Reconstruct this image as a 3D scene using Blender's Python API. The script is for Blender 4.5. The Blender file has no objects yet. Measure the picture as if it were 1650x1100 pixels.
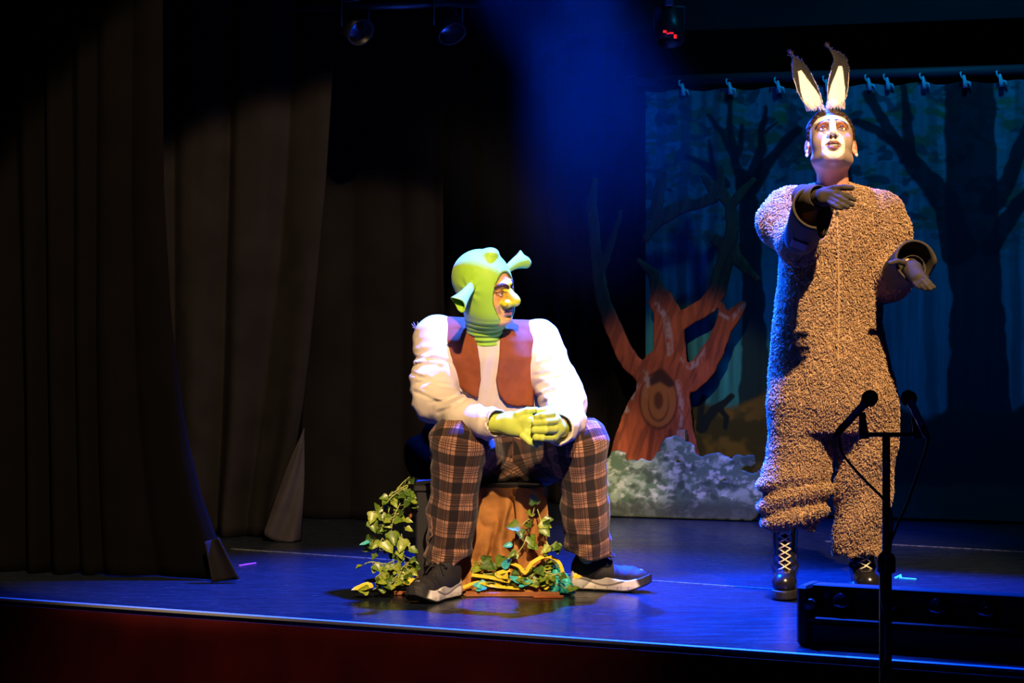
import bpy, math, random
import numpy as np
from mathutils import Vector, Matrix

# ------------------------------------------------------------------ camera, world, light
SC = bpy.context.scene
COL = SC.collection
F_PX = 3830.0          # focal length in pixels of the 1650 px wide frame
EYE = 1.05             # eye height above the stage floor
HOR = 457.0            # pixel row of the horizon

cam_d = bpy.data.cameras.new('camera')
cam = bpy.data.objects.new('camera', cam_d)
COL.objects.link(cam)
cam.location = (0, 0, EYE)
cam.rotation_euler = (math.pi / 2, 0, 0)
cam_d.sensor_width = 36.0
cam_d.lens = F_PX / 1650 * 36
cam_d.shift_y = -(550 - HOR) / 1650
cam_d.clip_end = 60
SC.camera = cam

SC.view_settings.view_transform = 'Standard'
SC.view_settings.look = 'None'
SC.view_settings.gamma = 1
SC.view_settings.use_curve_mapping = False
SC.view_settings.exposure = 0.0
SC.cycles.use_denoising = True
SC.cycles.max_bounces = 5
SC.cycles.volume_bounces = 0
SC.cycles.caustics_reflective = False
SC.cycles.caustics_refractive = False

world = bpy.data.worlds.new('dark_hall')
SC.world = world
world.use_nodes = True
bg = world.node_tree.nodes['Background']
bg.inputs[0].default_value = (0.35, 0.42, 0.9, 1)
bg.inputs[1].default_value = 0.0022


def spot(name, loc, aim, watts, color, half_deg, blend=0.15, size=0.06):
    d = bpy.data.lights.new(name, 'SPOT')
    d.energy = watts
    d.color = color
    d.spot_size = math.radians(2 * half_deg)
    d.spot_blend = blend
    d.shadow_soft_size = size
    o = bpy.data.objects.new(name, d)
    COL.objects.link(o)
    o.location = loc
    o.rotation_euler = (Vector(aim) - Vector(loc)).to_track_quat('-Z', 'Y').to_euler()
    return o


def aim_from(loc, az, dep):
    a, e = math.radians(az), math.radians(dep)
    return (loc[0] + math.sin(a) * math.cos(e), loc[1] + math.cos(a) * math.cos(e), loc[2] - math.sin(e))


KEY = (0.3, 1.5, 5.0)
KEY_B = (1.85, 3.8, 5.35)
spot('front_of_house_spot', KEY, aim_from(KEY, -8.0, 30.1), 4900, (1.0, 0.67, 0.37), 9.6, 0.15, 0.05)
spot('added_tree_spot', (-0.6, 1.5, 4.6), (0.74, 10.6, 0.42), 1900, (1.0, 0.67, 0.40), 3.5, 0.35, 0.05)  # added narrow spot that lights only the cut-out tree and bush
spot('front_of_house_spot_two', KEY_B, aim_from(KEY_B, -10.8, 46.2), 4500, (1.0, 0.64, 0.33), 9.4, 0.6, 0.05)
spot('blue_beam_spot', (0.02, 9.95, 3.0), (0.95, 9.9, 0.0), 2200, (0.0, 0.05, 1.0), 19, 1.0, 0.05)
spot('blue_back_spot_one', (0.60, 8.75, 3.7), (0.10, 8.0, 0.3), 15000, (0.01, 0.075, 1.0), 26, 0.7, 0.06)
spot('blue_back_spot_two', (-0.35, 9.5, 2.7), (1.08, 7.9, 0.22), 15000, (0.0, 0.05, 1.0), 17, 0.5, 0.06)
spot('backdrop_wash_spot', (1.9, 9.0, 3.4), (1.7, 10.65, 1.0), 125, (0.0, 0.36, 0.8), 45, 0.8, 0.1)
spot('added_skirt_fill', (-1.2, 1.5, 4.5), (-0.6, 7.6, -0.4), 650, (1.0, 0.6, 0.35), 9.5, 1.0, 0.1)  # added low fill to bring out the red of the skirt
spot('added_glint_spot', (-0.3, 2.0, 4.8), (0.9, 8.0, 0.5), 45, (0.0, 0.06, 1.0), 24, 0.8, 0.08)  # added weak blue wash for glints on the footlight lenses

# ------------------------------------------------------------------ numpy helpers
rng = np.random.default_rng(7)
random.seed(7)


def P(px, py, Y):
    """a point of the stage seen at this pixel, Y metres from the camera"""
    return np.array([(px - 825.0) / F_PX * Y, Y, EYE - (py - HOR) / F_PX * Y])


def unit(v):
    v = np.asarray(v, float)
    return v / np.linalg.norm(v)


def frame(F, U):
    """columns: right-hand side of the body, forward, up"""
    y = unit(F)
    x = unit(np.cross(y, U))
    z = np.cross(x, y)
    return np.stack([x, y, z], axis=1)


def smin(a, b, k):
    if k <= 0:
        return np.minimum(a, b)
    h = np.maximum(k - np.abs(a - b), 0) / k
    return np.minimum(a, b) - h * h * k * 0.25


def smax(a, b, k):
    return -smin(-a, -b, k)


def sstep(a, b, x):
    t = np.clip((x - a) / (b - a), 0, 1)
    return t * t * (3 - 2 * t)


def hash3(ix, iy, iz):
    n = (ix.astype(np.int64) * 374761393 + iy.astype(np.int64) * 668265263 + iz.astype(np.int64) * 2147483647) & 0xFFFFFFFF
    n = ((n ^ (n >> 13)) * 1274126177) & 0xFFFFFFFF
    return ((n ^ (n >> 16)) & 0xFFFF).astype(np.float32) / 65535.0


def noise(x, y, z=0.0):
    x, y, z = np.broadcast_arrays(np.asarray(x, np.float32), np.asarray(y, np.float32), np.asarray(z, np.float32))
    ix, iy, iz = np.floor(x), np.floor(y), np.floor(z)
    fx, fy, fz = x - ix, y - iy, z - iz
    fx, fy, fz = [f * f * (3 - 2 * f) for f in (fx, fy, fz)]
    out = 0
    for a in (0, 1):
        for b in (0, 1):
            for c in (0, 1):
                w = (fx if a else 1 - fx) * (fy if b else 1 - fy) * (fz if c else 1 - fz)
                out = out + w * hash3(ix + a, iy + b, iz + c)
    return out


def fbm(x, y, z=0.0, o=3):
    s, a, t = 0, 0.5, 0
    for i in range(o):
        s = s + a * noise(x * 2 ** i + 17 * i, y * 2 ** i + 5 * i, z * 2 ** i)
        t += a
        a *= 0.5
    return s / t


def seg(X, Y, Z, a, b):
    a = np.asarray(a, np.float32)
    b = np.asarray(b, np.float32)
    d = b - a
    L2 = float(d @ d) + 1e-12
    t = np.clip(((X - a[0]) * d[0] + (Y - a[1]) * d[1] + (Z - a[2]) * d[2]) / L2, 0, 1)
    return np.sqrt((X - a[0] - t * d[0]) ** 2 + (Y - a[1] - t * d[1]) ** 2 + (Z - a[2] - t * d[2]) ** 2), t


def poly2(x, y, pts):
    """signed distance to a 2D polygon"""
    pts = np.asarray(pts, np.float32)
    n = len(pts)
    d = np.full(np.broadcast(x, y).shape, 1e9, np.float32)
    inside = np.zeros(d.shape, bool)
    for i in range(n):
        a, b = pts[i], pts[(i + 1) % n]
        e = b - a
        wx, wy = x - a[0], y - a[1]
        t = np.clip((wx * e[0] + wy * e[1]) / (e @ e + 1e-12), 0, 1)
        d = np.minimum(d, (wx - t * e[0]) ** 2 + (wy - t * e[1]) ** 2)
        c = ((a[1] > y) != (b[1] > y)) & (x < (b[0] - a[0]) * (y - a[1]) / (b[1] - a[1] + 1e-12) + a[0])
        inside ^= c
    return np.where(inside, -np.sqrt(d), np.sqrt(d))


def pxy(X, Y, Z):
    return 825 + F_PX * X / Y, HOR - F_PX * (Z - EYE) / Y


class Vol:
    """a block of space that shapes are modelled in as a distance field and then skinned"""

    def __init__(self, lo, hi, h):
        self.lo = np.asarray(lo, np.float32)
        self.h = h
        n = np.ceil((np.asarray(hi) - self.lo) / h).astype(int) + 1
        self.ax = [(self.lo[i] + h * np.arange(n[i])).astype(np.float32) for i in range(3)]
        self.D = np.full(tuple(n), 0.2, np.float32)

    def block(self, lo, hi):
        s = []
        for i in range(3):
            a = int(np.clip(np.floor((lo[i] - self.lo[i]) / self.h), 0, len(self.ax[i])))
            b = int(np.clip(np.ceil((hi[i] - self.lo[i]) / self.h) + 1, 0, len(self.ax[i])))
            s.append(slice(a, b))
        return tuple(s)

    def grids(self, s=None):
        a = self.ax if s is None else [self.ax[i][s[i]] for i in range(3)]
        return a[0][:, None, None], a[1][None, :, None], a[2][None, None, :]

    def put(self, f, lo, hi, k=0.0, op='u'):
        pad = k + 4 * self.h
        s = self.block(np.asarray(lo) - pad, np.asarray(hi) + pad)
        if any(x.stop <= x.start for x in s):
            return self
        d = f(*self.grids(s)).astype(np.float32)
        o = self.D[s]
        if op == 'u':
            self.D[s] = smin(o, d, k)
        else:
            self.D[s] = smax(o, -d, k)
        return self

    def cap(self, a, b, ra, rb, k=0.0, op='u'):
        a, b = np.asarray(a, float), np.asarray(b, float)
        r = max(ra, rb)

        def f(X, Y, Z):
            d, t = seg(X, Y, Z, a, b)
            return d - (ra + (rb - ra) * t)
        return self.put(f, np.minimum(a, b) - r, np.maximum(a, b) + r, k, op)

    def chain(self, pts, rad, k=0.0, op='u'):
        for i in range(len(pts) - 1):
            self.cap(pts[i], pts[i + 1], rad[i], rad[i + 1], k, op)
        return self

    def ell(self, c, r, k=0.0, op='u', M=None):
        c, r = np.asarray(c, float), np.asarray(r, float)
        R = r.max()

        def f(X, Y, Z):
            x, y, z = X - c[0], Y - c[1], Z - c[2]
            if M is not None:
                x, y, z = [M[0, i] * x + M[1, i] * y + M[2, i] * z for i in range(3)]
            k0 = np.sqrt((x / r[0]) ** 2 + (y / r[1]) ** 2 + (z / r[2]) ** 2)
            k1 = np.sqrt((x / r[0] ** 2) ** 2 + (y / r[1] ** 2) ** 2 + (z / r[2] ** 2) ** 2) + 1e-6
            return k0 * (k0 - 1) / k1
        return self.put(f, c - R, c + R, k, op)

    def box(self, c, half, rnd=0.0, k=0.0, op='u', M=None):
        c, half = np.asarray(c, float), np.asarray(half, float)
        R = np.linalg.norm(half) if M is not None else half

        def f(X, Y, Z):
            x, y, z = X - c[0], Y - c[1], Z - c[2]
            if M is not None:
                x, y, z = [M[0, i] * x + M[1, i] * y + M[2, i] * z for i in range(3)]
            q = [np.abs(v) - (hh - rnd) for v, hh in zip((x, y, z), half)]
            out = np.sqrt(np.maximum(q[0], 0) ** 2 + np.maximum(q[1], 0) ** 2 + np.maximum(q[2], 0) ** 2)
            return out + np.minimum(np.maximum(q[0], np.maximum(q[1], q[2])), 0) - rnd
        return self.put(f, c - R, c + R, k, op)

    def loft(self, zs, cx, cy, rx, ry, k=0.0, op='u'):
        zs = np.asarray(zs, float)
        o = np.argsort(zs)
        zs, cx, cy, rx, ry = [np.broadcast_to(np.asarray(v, float), zs.shape)[o] for v in (zs, cx, cy, rx, ry)]

        def f(X, Y, Z):
            zz = np.clip(Z, zs[0], zs[-1])
            ax, ay, bx, by = [np.interp(zz, zs, v).astype(np.float32) for v in (cx, cy, rx, ry)]
            q = np.sqrt(((X - ax) / bx) ** 2 + ((Y - ay) / by) ** 2)
            d = (q - 1) * np.minimum(bx, by)
            e = np.abs(Z - zz)
            return np.where(e > 0, np.sqrt(np.maximum(d, 0) ** 2 + e ** 2) + np.minimum(d, 0) * 0, d)
        lo = (min(cx - rx), min(cy - ry), zs[0])
        hi = (max(cx + rx), max(cy + ry), zs[-1])
        return self.put(f, lo, hi, k, op)

    def field(self, f, k=0.0, op='i'):
        """combine the whole block with f: 'i' keep inside f<0, 's' cut f<0 away, 'd' displace"""
        g = f(*self.grids())
        if op == 'i':
            self.D = smax(self.D, g, k).astype(np.float32)
        elif op == 's':
            self.D = smax(self.D, -g, k).astype(np.float32)
        else:
            self.D = (self.D + g).astype(np.float32)
        return self

    def skin(self):
        D = self.D
        S = D < 0
        n = D.shape
        c = np.zeros((n[0] - 1, n[1] - 1, n[2] - 1), np.int8)
        corners = [(a, b, e) for a in (0, 1) for b in (0, 1) for e in (0, 1)]
        for (a, b, e) in corners:
            c += S[a:n[0] - 1 + a, b:n[1] - 1 + b, e:n[2] - 1 + e]
        act = (c > 0) & (c < 8)
        idx = np.argwhere(act)
        val = np.stack([D[idx[:, 0] + a, idx[:, 1] + b, idx[:, 2] + e] for (a, b, e) in corners], 1)
        cp = np.array(corners, np.float32)
        acc = np.zeros((len(idx), 3), np.float32)
        cnt = np.zeros((len(idx), 1), np.float32)
        for i in range(8):
            for j in range(i + 1, 8):
                if np.abs(cp[i] - cp[j]).sum() == 1:
                    m = (val[:, i] < 0) != (val[:, j] < 0)
                    t = val[m, i] / (val[m, i] - val[m, j])
                    acc[m] += cp[i] + (cp[j] - cp[i]) * t[:, None]
                    cnt[m] += 1
        V = self.lo + (idx + acc / cnt) * self.h
        ids = np.full(act.shape, -1, np.int32)
        ids[act] = np.arange(len(idx))
        quads = []
        for ax in range(3):
            u, v = (ax + 1) % 3, (ax + 2) % 3
            s0 = [slice(None)] * 3
            s1 = [slice(None)] * 3
            s0[ax] = slice(0, n[ax] - 1)
            s1[ax] = slice(1, n[ax])
            a, b = S[tuple(s0)], S[tuple(s1)]
            e = np.argwhere(a != b)
            e = e[(e[:, u] > 0) & (e[:, v] > 0) & (e[:, u] < n[u] - 1) & (e[:, v] < n[v] - 1)]
            flip = a[tuple(e.T)]
            q = []
            for du, dv in ((-1, -1), (0, -1), (0, 0), (-1, 0)):
                p = e.copy()
                p[:, u] += du
                p[:, v] += dv
                q.append(ids[tuple(p.T)])
            q = np.stack(q, 1)
            q[~flip] = q[~flip][:, ::-1]
            quads.append(q)
        Q = np.concatenate(quads)
        return V.astype(np.float32), Q[(Q >= 0).all(1)]


def relax(V, Q, it=2, lam=0.5):
    """even out the skin a little"""
    e = np.concatenate([Q[:, [0, 1]], Q[:, [1, 2]], Q[:, [2, 3]], Q[:, [3, 0]]])
    for s in range(it):
        acc = np.zeros_like(V)
        cnt = np.zeros(len(V), np.float32)
        for a, b in ((0, 1), (1, 0)):
            for d in range(3):
                acc[:, d] += np.bincount(e[:, a], V[e[:, b], d], len(V))
            cnt += np.bincount(e[:, a], minlength=len(V))
        V = V + lam * (acc / cnt[:, None] - V)
    return V


def vnormals(V, Q):
    n = np.cross(V[Q[:, 2]] - V[Q[:, 0]], V[Q[:, 3]] - V[Q[:, 1]])
    N = np.zeros_like(V)
    for i in range(4):
        for d in range(3):
            N[:, d] += np.bincount(Q[:, i], n[:, d], len(V))
    return N / (np.linalg.norm(N, axis=1, keepdims=True) + 1e-12)


# ------------------------------------------------------------------ objects
def mesh_np(name, V, faces, smooth=True, color=None, attr=None):
    """faces: (n,4) or (n,3) array, or a list of such arrays"""
    if not isinstance(faces, (list, tuple)):
        faces = [faces]
    faces = [np.asarray(f, np.int32) for f in faces if len(f)]
    me = bpy.data.meshes.new(name)
    me.vertices.add(len(V))
    me.vertices.foreach_set('co', np.asarray(V, np.float32).ravel())
    nl = sum(f.size for f in faces)
    npoly = sum(len(f) for f in faces)
    me.loops.add(nl)
    me.loops.foreach_set('vertex_index', np.concatenate([f.ravel() for f in faces]))
    me.polygons.add(npoly)
    tot = np.concatenate([np.full(len(f), f.shape[1], np.int32) for f in faces])
    me.polygons.foreach_set('loop_start', np.concatenate([[0], np.cumsum(tot)[:-1]]).astype(np.int32))
    me.update(calc_edges=True)
    me.polygons.foreach_set('use_smooth', np.full(npoly, smooth))
    if color is not None:
        a = me.color_attributes.new('paint', 'FLOAT_COLOR', 'POINT')
        c = np.ones((len(V), 4), np.float32)
        c[:, :3] = color
        a.data.foreach_set('color', c.ravel())
    if attr is not None:
        a = me.attributes.new('weave', 'FLOAT_VECTOR', 'POINT')
        a.data.foreach_set('vector', np.asarray(attr, np.float32).ravel())
    me.validate()
    return me


def obj(name, me, mat=None, parent=None, label=None, cat=None, group=None, kind=None):
    o = bpy.data.objects.new(name, me)
    COL.objects.link(o)
    if mat is not None and me is not None and len(me.materials) == 0:
        me.materials.append(mat)
    if parent is not None:
        o.parent = parent
        o.matrix_parent_inverse = parent.matrix_basis.inverted()
    for k, v in (('label', label), ('category', cat), ('group', group), ('kind', kind)):
        if v:
            o[k] = v
    return o


def thing(name, label, cat, loc=(0, 0, 0), group=None, kind=None):
    o = bpy.data.objects.new(name, None)
    COL.objects.link(o)
    o.location = loc
    o.empty_display_size = 0.1
    for k, v in (('label', label), ('category', cat), ('group', group), ('kind', kind)):
        if v:
            o[k] = v
    return o


class MB:
    """collects boxes, tubes and lathed shapes into one mesh"""

    def __init__(self):
        self.v, self.f = [], []
        self.n = 0

    def add(self, V, F):
        V = np.asarray(V, float)
        self.v.append(V)
        self.f += [tuple(int(i) + self.n for i in q) for q in F]
        self.n += len(V)
        return self

    def box(self, c, half, M=None, bev=0.0):
        c, half = np.asarray(c, float), np.asarray(half, float)
        M = np.eye(3) if M is None else M
        b = min(bev, min(half) * 0.9)
        if b <= 0:
            s = np.array([(x, y, z) for x in (-1, 1) for y in (-1, 1) for z in (-1, 1)], float) * half
            F = [(0, 1, 3, 2), (4, 6, 7, 5), (0, 4, 5, 1), (2, 3, 7, 6), (0, 2, 6, 4), (1, 5, 7, 3)]
            return self.add(s @ M.T + c, F)
        V, idx = [], {}
        for x in (-1, 1):
            for y in (-1, 1):
                for z in (-1, 1):
                    for a in range(3):
                        p = half - b
                        p[a] = half[a]
                        idx[(x, y, z, a)] = len(V)
                        V.append(p * (x, y, z))
        F = []
        for a in range(3):
            u, w = (a + 1) % 3, (a + 2) % 3
            for s in (-1, 1):
                q = []
                for (i, j) in ((-1, -1), (1, -1), (1, 1), (-1, 1)):
                    k = [0, 0, 0]
                    k[a], k[u], k[w] = s, i, j
                    q.append(idx[(*k, a)])
                F.append(q if s > 0 else q[::-1])
            for i in (-1, 1):
                for j in (-1, 1):
                    q = []
                    for (s, t) in ((-1, u), (1, u), (1, w), (-1, w)):
                        k = [0, 0, 0]
                        k[a], k[u], k[w] = s, i, j
                        q.append(idx[(*k, t)])
                    F.append(q if i * j < 0 else q[::-1])
        for x in (-1, 1):
            for y in (-1, 1):
                for z in (-1, 1):
                    q = [idx[(x, y, z, a)] for a in range(3)]
                    F.append(q if x * y * z > 0 else q[::-1])
        return self.add(np.array(V) @ M.T + c, F)

    def tube(self, pts, r, n=8, caps=True):
        pts = [np.asarray(p, float) for p in pts]
        r = [r] * len(pts) if np.isscalar(r) else r
        t = [unit(pts[min(i + 1, len(pts) - 1)] - pts[max(i - 1, 0)]) for i in range(len(pts))]
        a = unit(np.cross(t[0], (0.31, 0.2, 0.93) if abs(t[0][2]) < 0.9 else (1, 0, 0)))
        V, F = [], []
        for i, p in enumerate(pts):
            a = unit(a - t[i] * (a @ t[i]))
            b = np.cross(t[i], a)
            for j in range(n):
                w = 2 * math.pi * j / n
                V.append(p + r[i] * (a * math.cos(w) + b * math.sin(w)))
        for i in range(len(pts) - 1):
            for j in range(n):
                k = (j + 1) % n
                F.append((i * n + j, i * n + k, (i + 1) * n + k, (i + 1) * n + j))
        if caps:
            F.append(tuple(range(n))[::-1])
            F.append(tuple((len(pts) - 1) * n + j for j in range(n)))
        return self.add(V, F)

    def lathe(self, prof, origin, axis, n=20, ref=(0, 0, 1)):
        """prof: (distance along axis, radius) pairs"""
        ax = unit(axis)
        ref = np.asarray(ref, float)
        if abs(unit(ref) @ ax) > 0.95:
            ref = np.array((1.0, 0.2, 0.1))
        a = unit(np.cross(ax, ref))
        b = np.cross(ax, a)
        o = np.asarray(origin, float)
        V, F = [], []
        for (h, r) in prof:
            for j in range(n):
                w = 2 * math.pi * j / n
                V.append(o + ax * h + max(r, 1e-4) * (a * math.cos(w) + b * math.sin(w)))
        for i in range(len(prof) - 1):
            for j in range(n):
                k = (j + 1) % n
                F.append((i * n + j, i * n + k, (i + 1) * n + k, (i + 1) * n + j))
        return self.add(V, F)

    def build(self, name, mat, parent=None, smooth=False, **kw):
        me = bpy.data.meshes.new(name)
        me.from_pydata(np.concatenate(self.v).tolist(), [], self.f)
        me.polygons.foreach_set('use_smooth', np.full(len(me.polygons), smooth))
        me.update()
        return obj(name, me, mat, parent, **kw)


def bez(p, n=16):
    """smooth curve through points (Catmull-Rom)"""
    p = [np.asarray(q, float) for q in p]
    p = [2 * p[0] - p[1]] + p + [2 * p[-1] - p[-2]]
    out = []
    for i in range(1, len(p) - 2):
        for s in range(n):
            t = s / n
            a, b, c, d = p[i - 1], p[i], p[i + 1], p[i + 2]
            out.append(0.5 * ((2 * b) + (c - a) * t + (2 * a - 5 * b + 4 * c - d) * t * t + (3 * b - a - 3 * c + d) * t ** 3))
    out.append(p[-2])
    return out


# ------------------------------------------------------------------ materials
def new_mat(name):
    m = bpy.data.materials.new(name)
    m.use_nodes = True
    nt = m.node_tree
    b = nt.nodes['Principled BSDF']
    return m, nt, b


def spec(b, v):
    b.inputs['Specular IOR Level'].default_value = v


def bump(nt, b, scale, strength, dist=0.002, detail=3):
    tc = nt.nodes.new('ShaderNodeTexCoord')
    nz = nt.nodes.new('ShaderNodeTexNoise')
    nz.inputs['Scale'].default_value = scale
    nz.inputs['Detail'].default_value = detail
    bp = nt.nodes.new('ShaderNodeBump')
    bp.inputs['Strength'].default_value = strength
    bp.inputs['Distance'].default_value = dist
    nt.links.new(tc.outputs['Object'], nz.inputs['Vector'])
    nt.links.new(nz.outputs['Fac'], bp.inputs['Height'])
    nt.links.new(bp.outputs['Normal'], b.inputs['Normal'])
    return nz


def mat(name, c, rough=0.8, metal=0.0, sp=0.3, var=0.0, vscale=20, bmp=None, sheen=0.0, emit=None, emit_s=0):
    m, nt, b = new_mat(name)
    b.inputs['Base Color'].default_value = (*c, 1)
    b.inputs['Roughness'].default_value = rough
    b.inputs['Metallic'].default_value = metal
    spec(b, sp)
    if sheen:
        b.inputs['Sheen Weight'].default_value = sheen
    if var:
        tc = nt.nodes.new('ShaderNodeTexCoord')
        nz = nt.nodes.new('ShaderNodeTexNoise')
        nz.inputs['Scale'].default_value = vscale
        nz.inputs['Detail'].default_value = 4
        rp = nt.nodes.new('ShaderNodeValToRGB')
        rp.color_ramp.elements[0].position = 0.3
        rp.color_ramp.elements[1].position = 0.7
        rp.color_ramp.elements[0].color = (*[x * (1 - var) for x in c], 1)
        rp.color_ramp.elements[1].color = (*[min(1, x * (1 + var)) for x in c], 1)
        nt.links.new(tc.outputs['Object'], nz.inputs['Vector'])
        nt.links.new(nz.outputs['Fac'], rp.inputs['Fac'])
        nt.links.new(rp.outputs['Color'], b.inputs['Base Color'])
    if bmp:
        bump(nt, b, *bmp)
    if emit:
        b.inputs['Emission Color'].default_value = (*emit, 1)
        b.inputs['Emission Strength'].default_value = emit_s
    return m


def paint_mat(name, rough=0.7, sp=0.3, bmp=None, sheen=0.0):
    m, nt, b = new_mat(name)
    a = nt.nodes.new('ShaderNodeAttribute')
    a.attribute_name = 'paint'
    nt.links.new(a.outputs['Color'], b.inputs['Base Color'])
    b.inputs['Roughness'].default_value = rough
    spec(b, sp)
    if sheen:
        b.inputs['Sheen Weight'].default_value = sheen
    if bmp:
        bump(nt, b, *bmp)
    return m
# ------------------------------------------------------------------ the stage
E0 = np.array([-1.72, 7.98])
ED = unit([3.12, -1.48])
EN = np.array([-ED[1], ED[0]])
ME = np.array([[ED[0], EN[0], 0], [ED[1], EN[1], 0], [0, 0, 1.0]])


def S(u, v, z=0.0):
    p = E0 + u * ED + v * EN
    return np.array([p[0], p[1], z])


def floor_mat():
    m, nt, b = new_mat('black_stage_paint')
    tc = nt.nodes.new('ShaderNodeTexCoord')
    mp = nt.nodes.new('ShaderNodeMapping')
    mp.inputs['Rotation'].default_value = (0, 0, 0.45)
    mp.inputs['Scale'].default_value = (1.0, 6.0, 1.0)
    n1 = nt.nodes.new('ShaderNodeTexNoise')
    n1.inputs['Scale'].default_value = 5
    n1.inputs['Detail'].default_value = 8
    n2 = nt.nodes.new('ShaderNodeTexNoise')
    n2.inputs['Scale'].default_value = 22
    n2.inputs['Detail'].default_value = 6
    L = nt.links.new
    L(tc.outputs['Object'], mp.inputs['Vector'])
    L(mp.outputs['Vector'], n1.inputs['Vector'])
    L(mp.outputs['Vector'], n2.inputs['Vector'])
    rp = nt.nodes.new('ShaderNodeValToRGB')
    e = rp.color_ramp.elements
    e[0].position, e[0].color = 0.40, (0.0045, 0.0080, 0.013, 1)
    e[1].position, e[1].color = 0.68, (0.012, 0.016, 0.024, 1)
    x = e.new(0.74)
    x.color = (0.09, 0.09, 0.10, 1)
    L(n2.outputs['Fac'], rp.inputs['Fac'])
    L(rp.outputs['Color'], b.inputs['Base Color'])
    rr = nt.nodes.new('ShaderNodeMapRange')
    rr.inputs['To Min'].default_value = 0.08
    rr.inputs['To Max'].default_value = 0.42
    L(n1.outputs['Fac'], rr.inputs['Value'])
    L(rr.outputs['Result'], b.inputs['Roughness'])
    spec(b, 0.5)
    bp = nt.nodes.new('ShaderNodeBump')
    bp.inputs['Strength'].default_value = 0.25
    bp.inputs['Distance'].default_value = 0.003
    L(n2.outputs['Fac'], bp.inputs['Height'])
    L(bp.outputs['Normal'], b.inputs['Normal'])
    return m


M_FLOOR = floor_mat()
M_BLACKWALL = mat('black_wall_paint', (0.012, 0.012, 0.013), 0.9, sp=0.1, var=0.2, vscale=3)
M_CURTAIN = mat('black_drape_wool', (0.0046, 0.0041, 0.0039), 0.95, sp=0.05, var=0.22, vscale=6, bmp=(160, 0.25, 0.001))
M_CURTAIN_B = mat('paler_drape_wool', (0.0072, 0.0064, 0.0066), 0.95, sp=0.05, var=0.2, vscale=7, bmp=(160, 0.25, 0.001))  # a little paler than the other drape wool
M_SKIRT = mat('dark_red_cloth', (0.060, 0.004, 0.004), 0.9, sp=0.1, var=0.25, vscale=5, bmp=(120, 0.2, 0.001))
M_METAL_B = mat('black_metal', (0.012, 0.012, 0.013), 0.38, 0.0, 0.5)
M_STEEL = mat('dull_steel', (0.35, 0.36, 0.38), 0.35, 1.0)
M_NOSING = mat('pale_metal_nosing', (0.5, 0.55, 0.55), 0.4, 0.6)
M_PLASTIC_B = mat('black_plastic', (0.014, 0.014, 0.016), 0.45, 0.0, 0.5)

mb = MB().box(S(2.6, 2.45, -0.06), (5.0, 2.45, 0.06), ME)
mb.build('floor', M_FLOOR, kind='structure', label='black painted glossy stage floor lit blue', cat='floor')
MB().box(S(2.6, 4.95, 1.5), (5.0, 0.05, 2.6), ME).build('wall_back', M_BLACKWALL, kind='structure', label='black wall at the back of the stage', cat='wall')
MB().box(S(-2.42, 2.45, 1.5), (0.05, 2.45, 2.6), ME).build('wall_left', M_BLACKWALL, kind='structure', label='black side wall of the stage', cat='wall')
MB().box(S(2.6, 2.45, 4.06), (5.0, 2.45, 0.05), ME).build('ceiling', M_BLACKWALL, kind='structure', label='black ceiling above the stage', cat='ceiling')
MB().box(S(2.6, -2.6, -1.03), (6.0, 2.6, 0.05), ME).build('floor', M_BLACKWALL, kind='structure', label='dark auditorium floor below the stage', cat='floor')
MB().box(S(2.6, 0.06, -0.55), (5.0, 0.03, 0.43), ME).build('wall_front', M_BLACKWALL, kind='structure', label='black board under the stage edge', cat='wall')
mb = MB().box(S(2.6, -0.008, -0.007), (5.0, 0.008, 0.006), ME, 0.002)
mb.build('trim_1', M_NOSING, kind='structure', label='thin pale metal nosing along the stage edge', cat='trim')


# red skirt below the stage edge
def cloth_grid(n, m, f):
    s = np.linspace(0, 1, n)[:, None]
    t = np.linspace(0, 1, m)[None, :]
    X, Y, Z = [np.broadcast_to(v, (n, m)) for v in f(s, t)]
    V = np.stack([X, Y, Z], -1).reshape(-1, 3)
    i = np.arange(n - 1)[:, None] * m + np.arange(m - 1)[None, :]
    Q = np.stack([i, i + m, i + m + 1, i + 1], -1).reshape(-1, 4)
    return V, Q


def solid(o, t=0.004):
    md = o.modifiers.new('thickness', 'SOLIDIFY')
    md.thickness = t
    md.offset = 0
    return o


def skirt(s, t):
    u = -1.6 + 8 * s
    f = 0.010 * np.sin(u * 23 + 2.5 * np.sin(u * 3.1)) + 0.006 * np.sin(u * 51)
    f = f * (0.12 + 0.88 * np.clip(t * 2.2, 0, 1)) + 0.012 * (fbm(u * 3, t * 2) - 0.5)
    v = -0.03 - f
    p = E0[:, None, None] + ED[:, None, None] * u + EN[:, None, None] * v
    return p[0], p[1], -0.022 - 0.955 * t + 0 * s


o = solid(obj('stage_skirt', mesh_np('stage_skirt', *cloth_grid(700, 24, skirt)), M_SKIRT,
              label='dark red pleated cloth skirt hanging below the stage edge', cat='stage skirt'))


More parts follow.
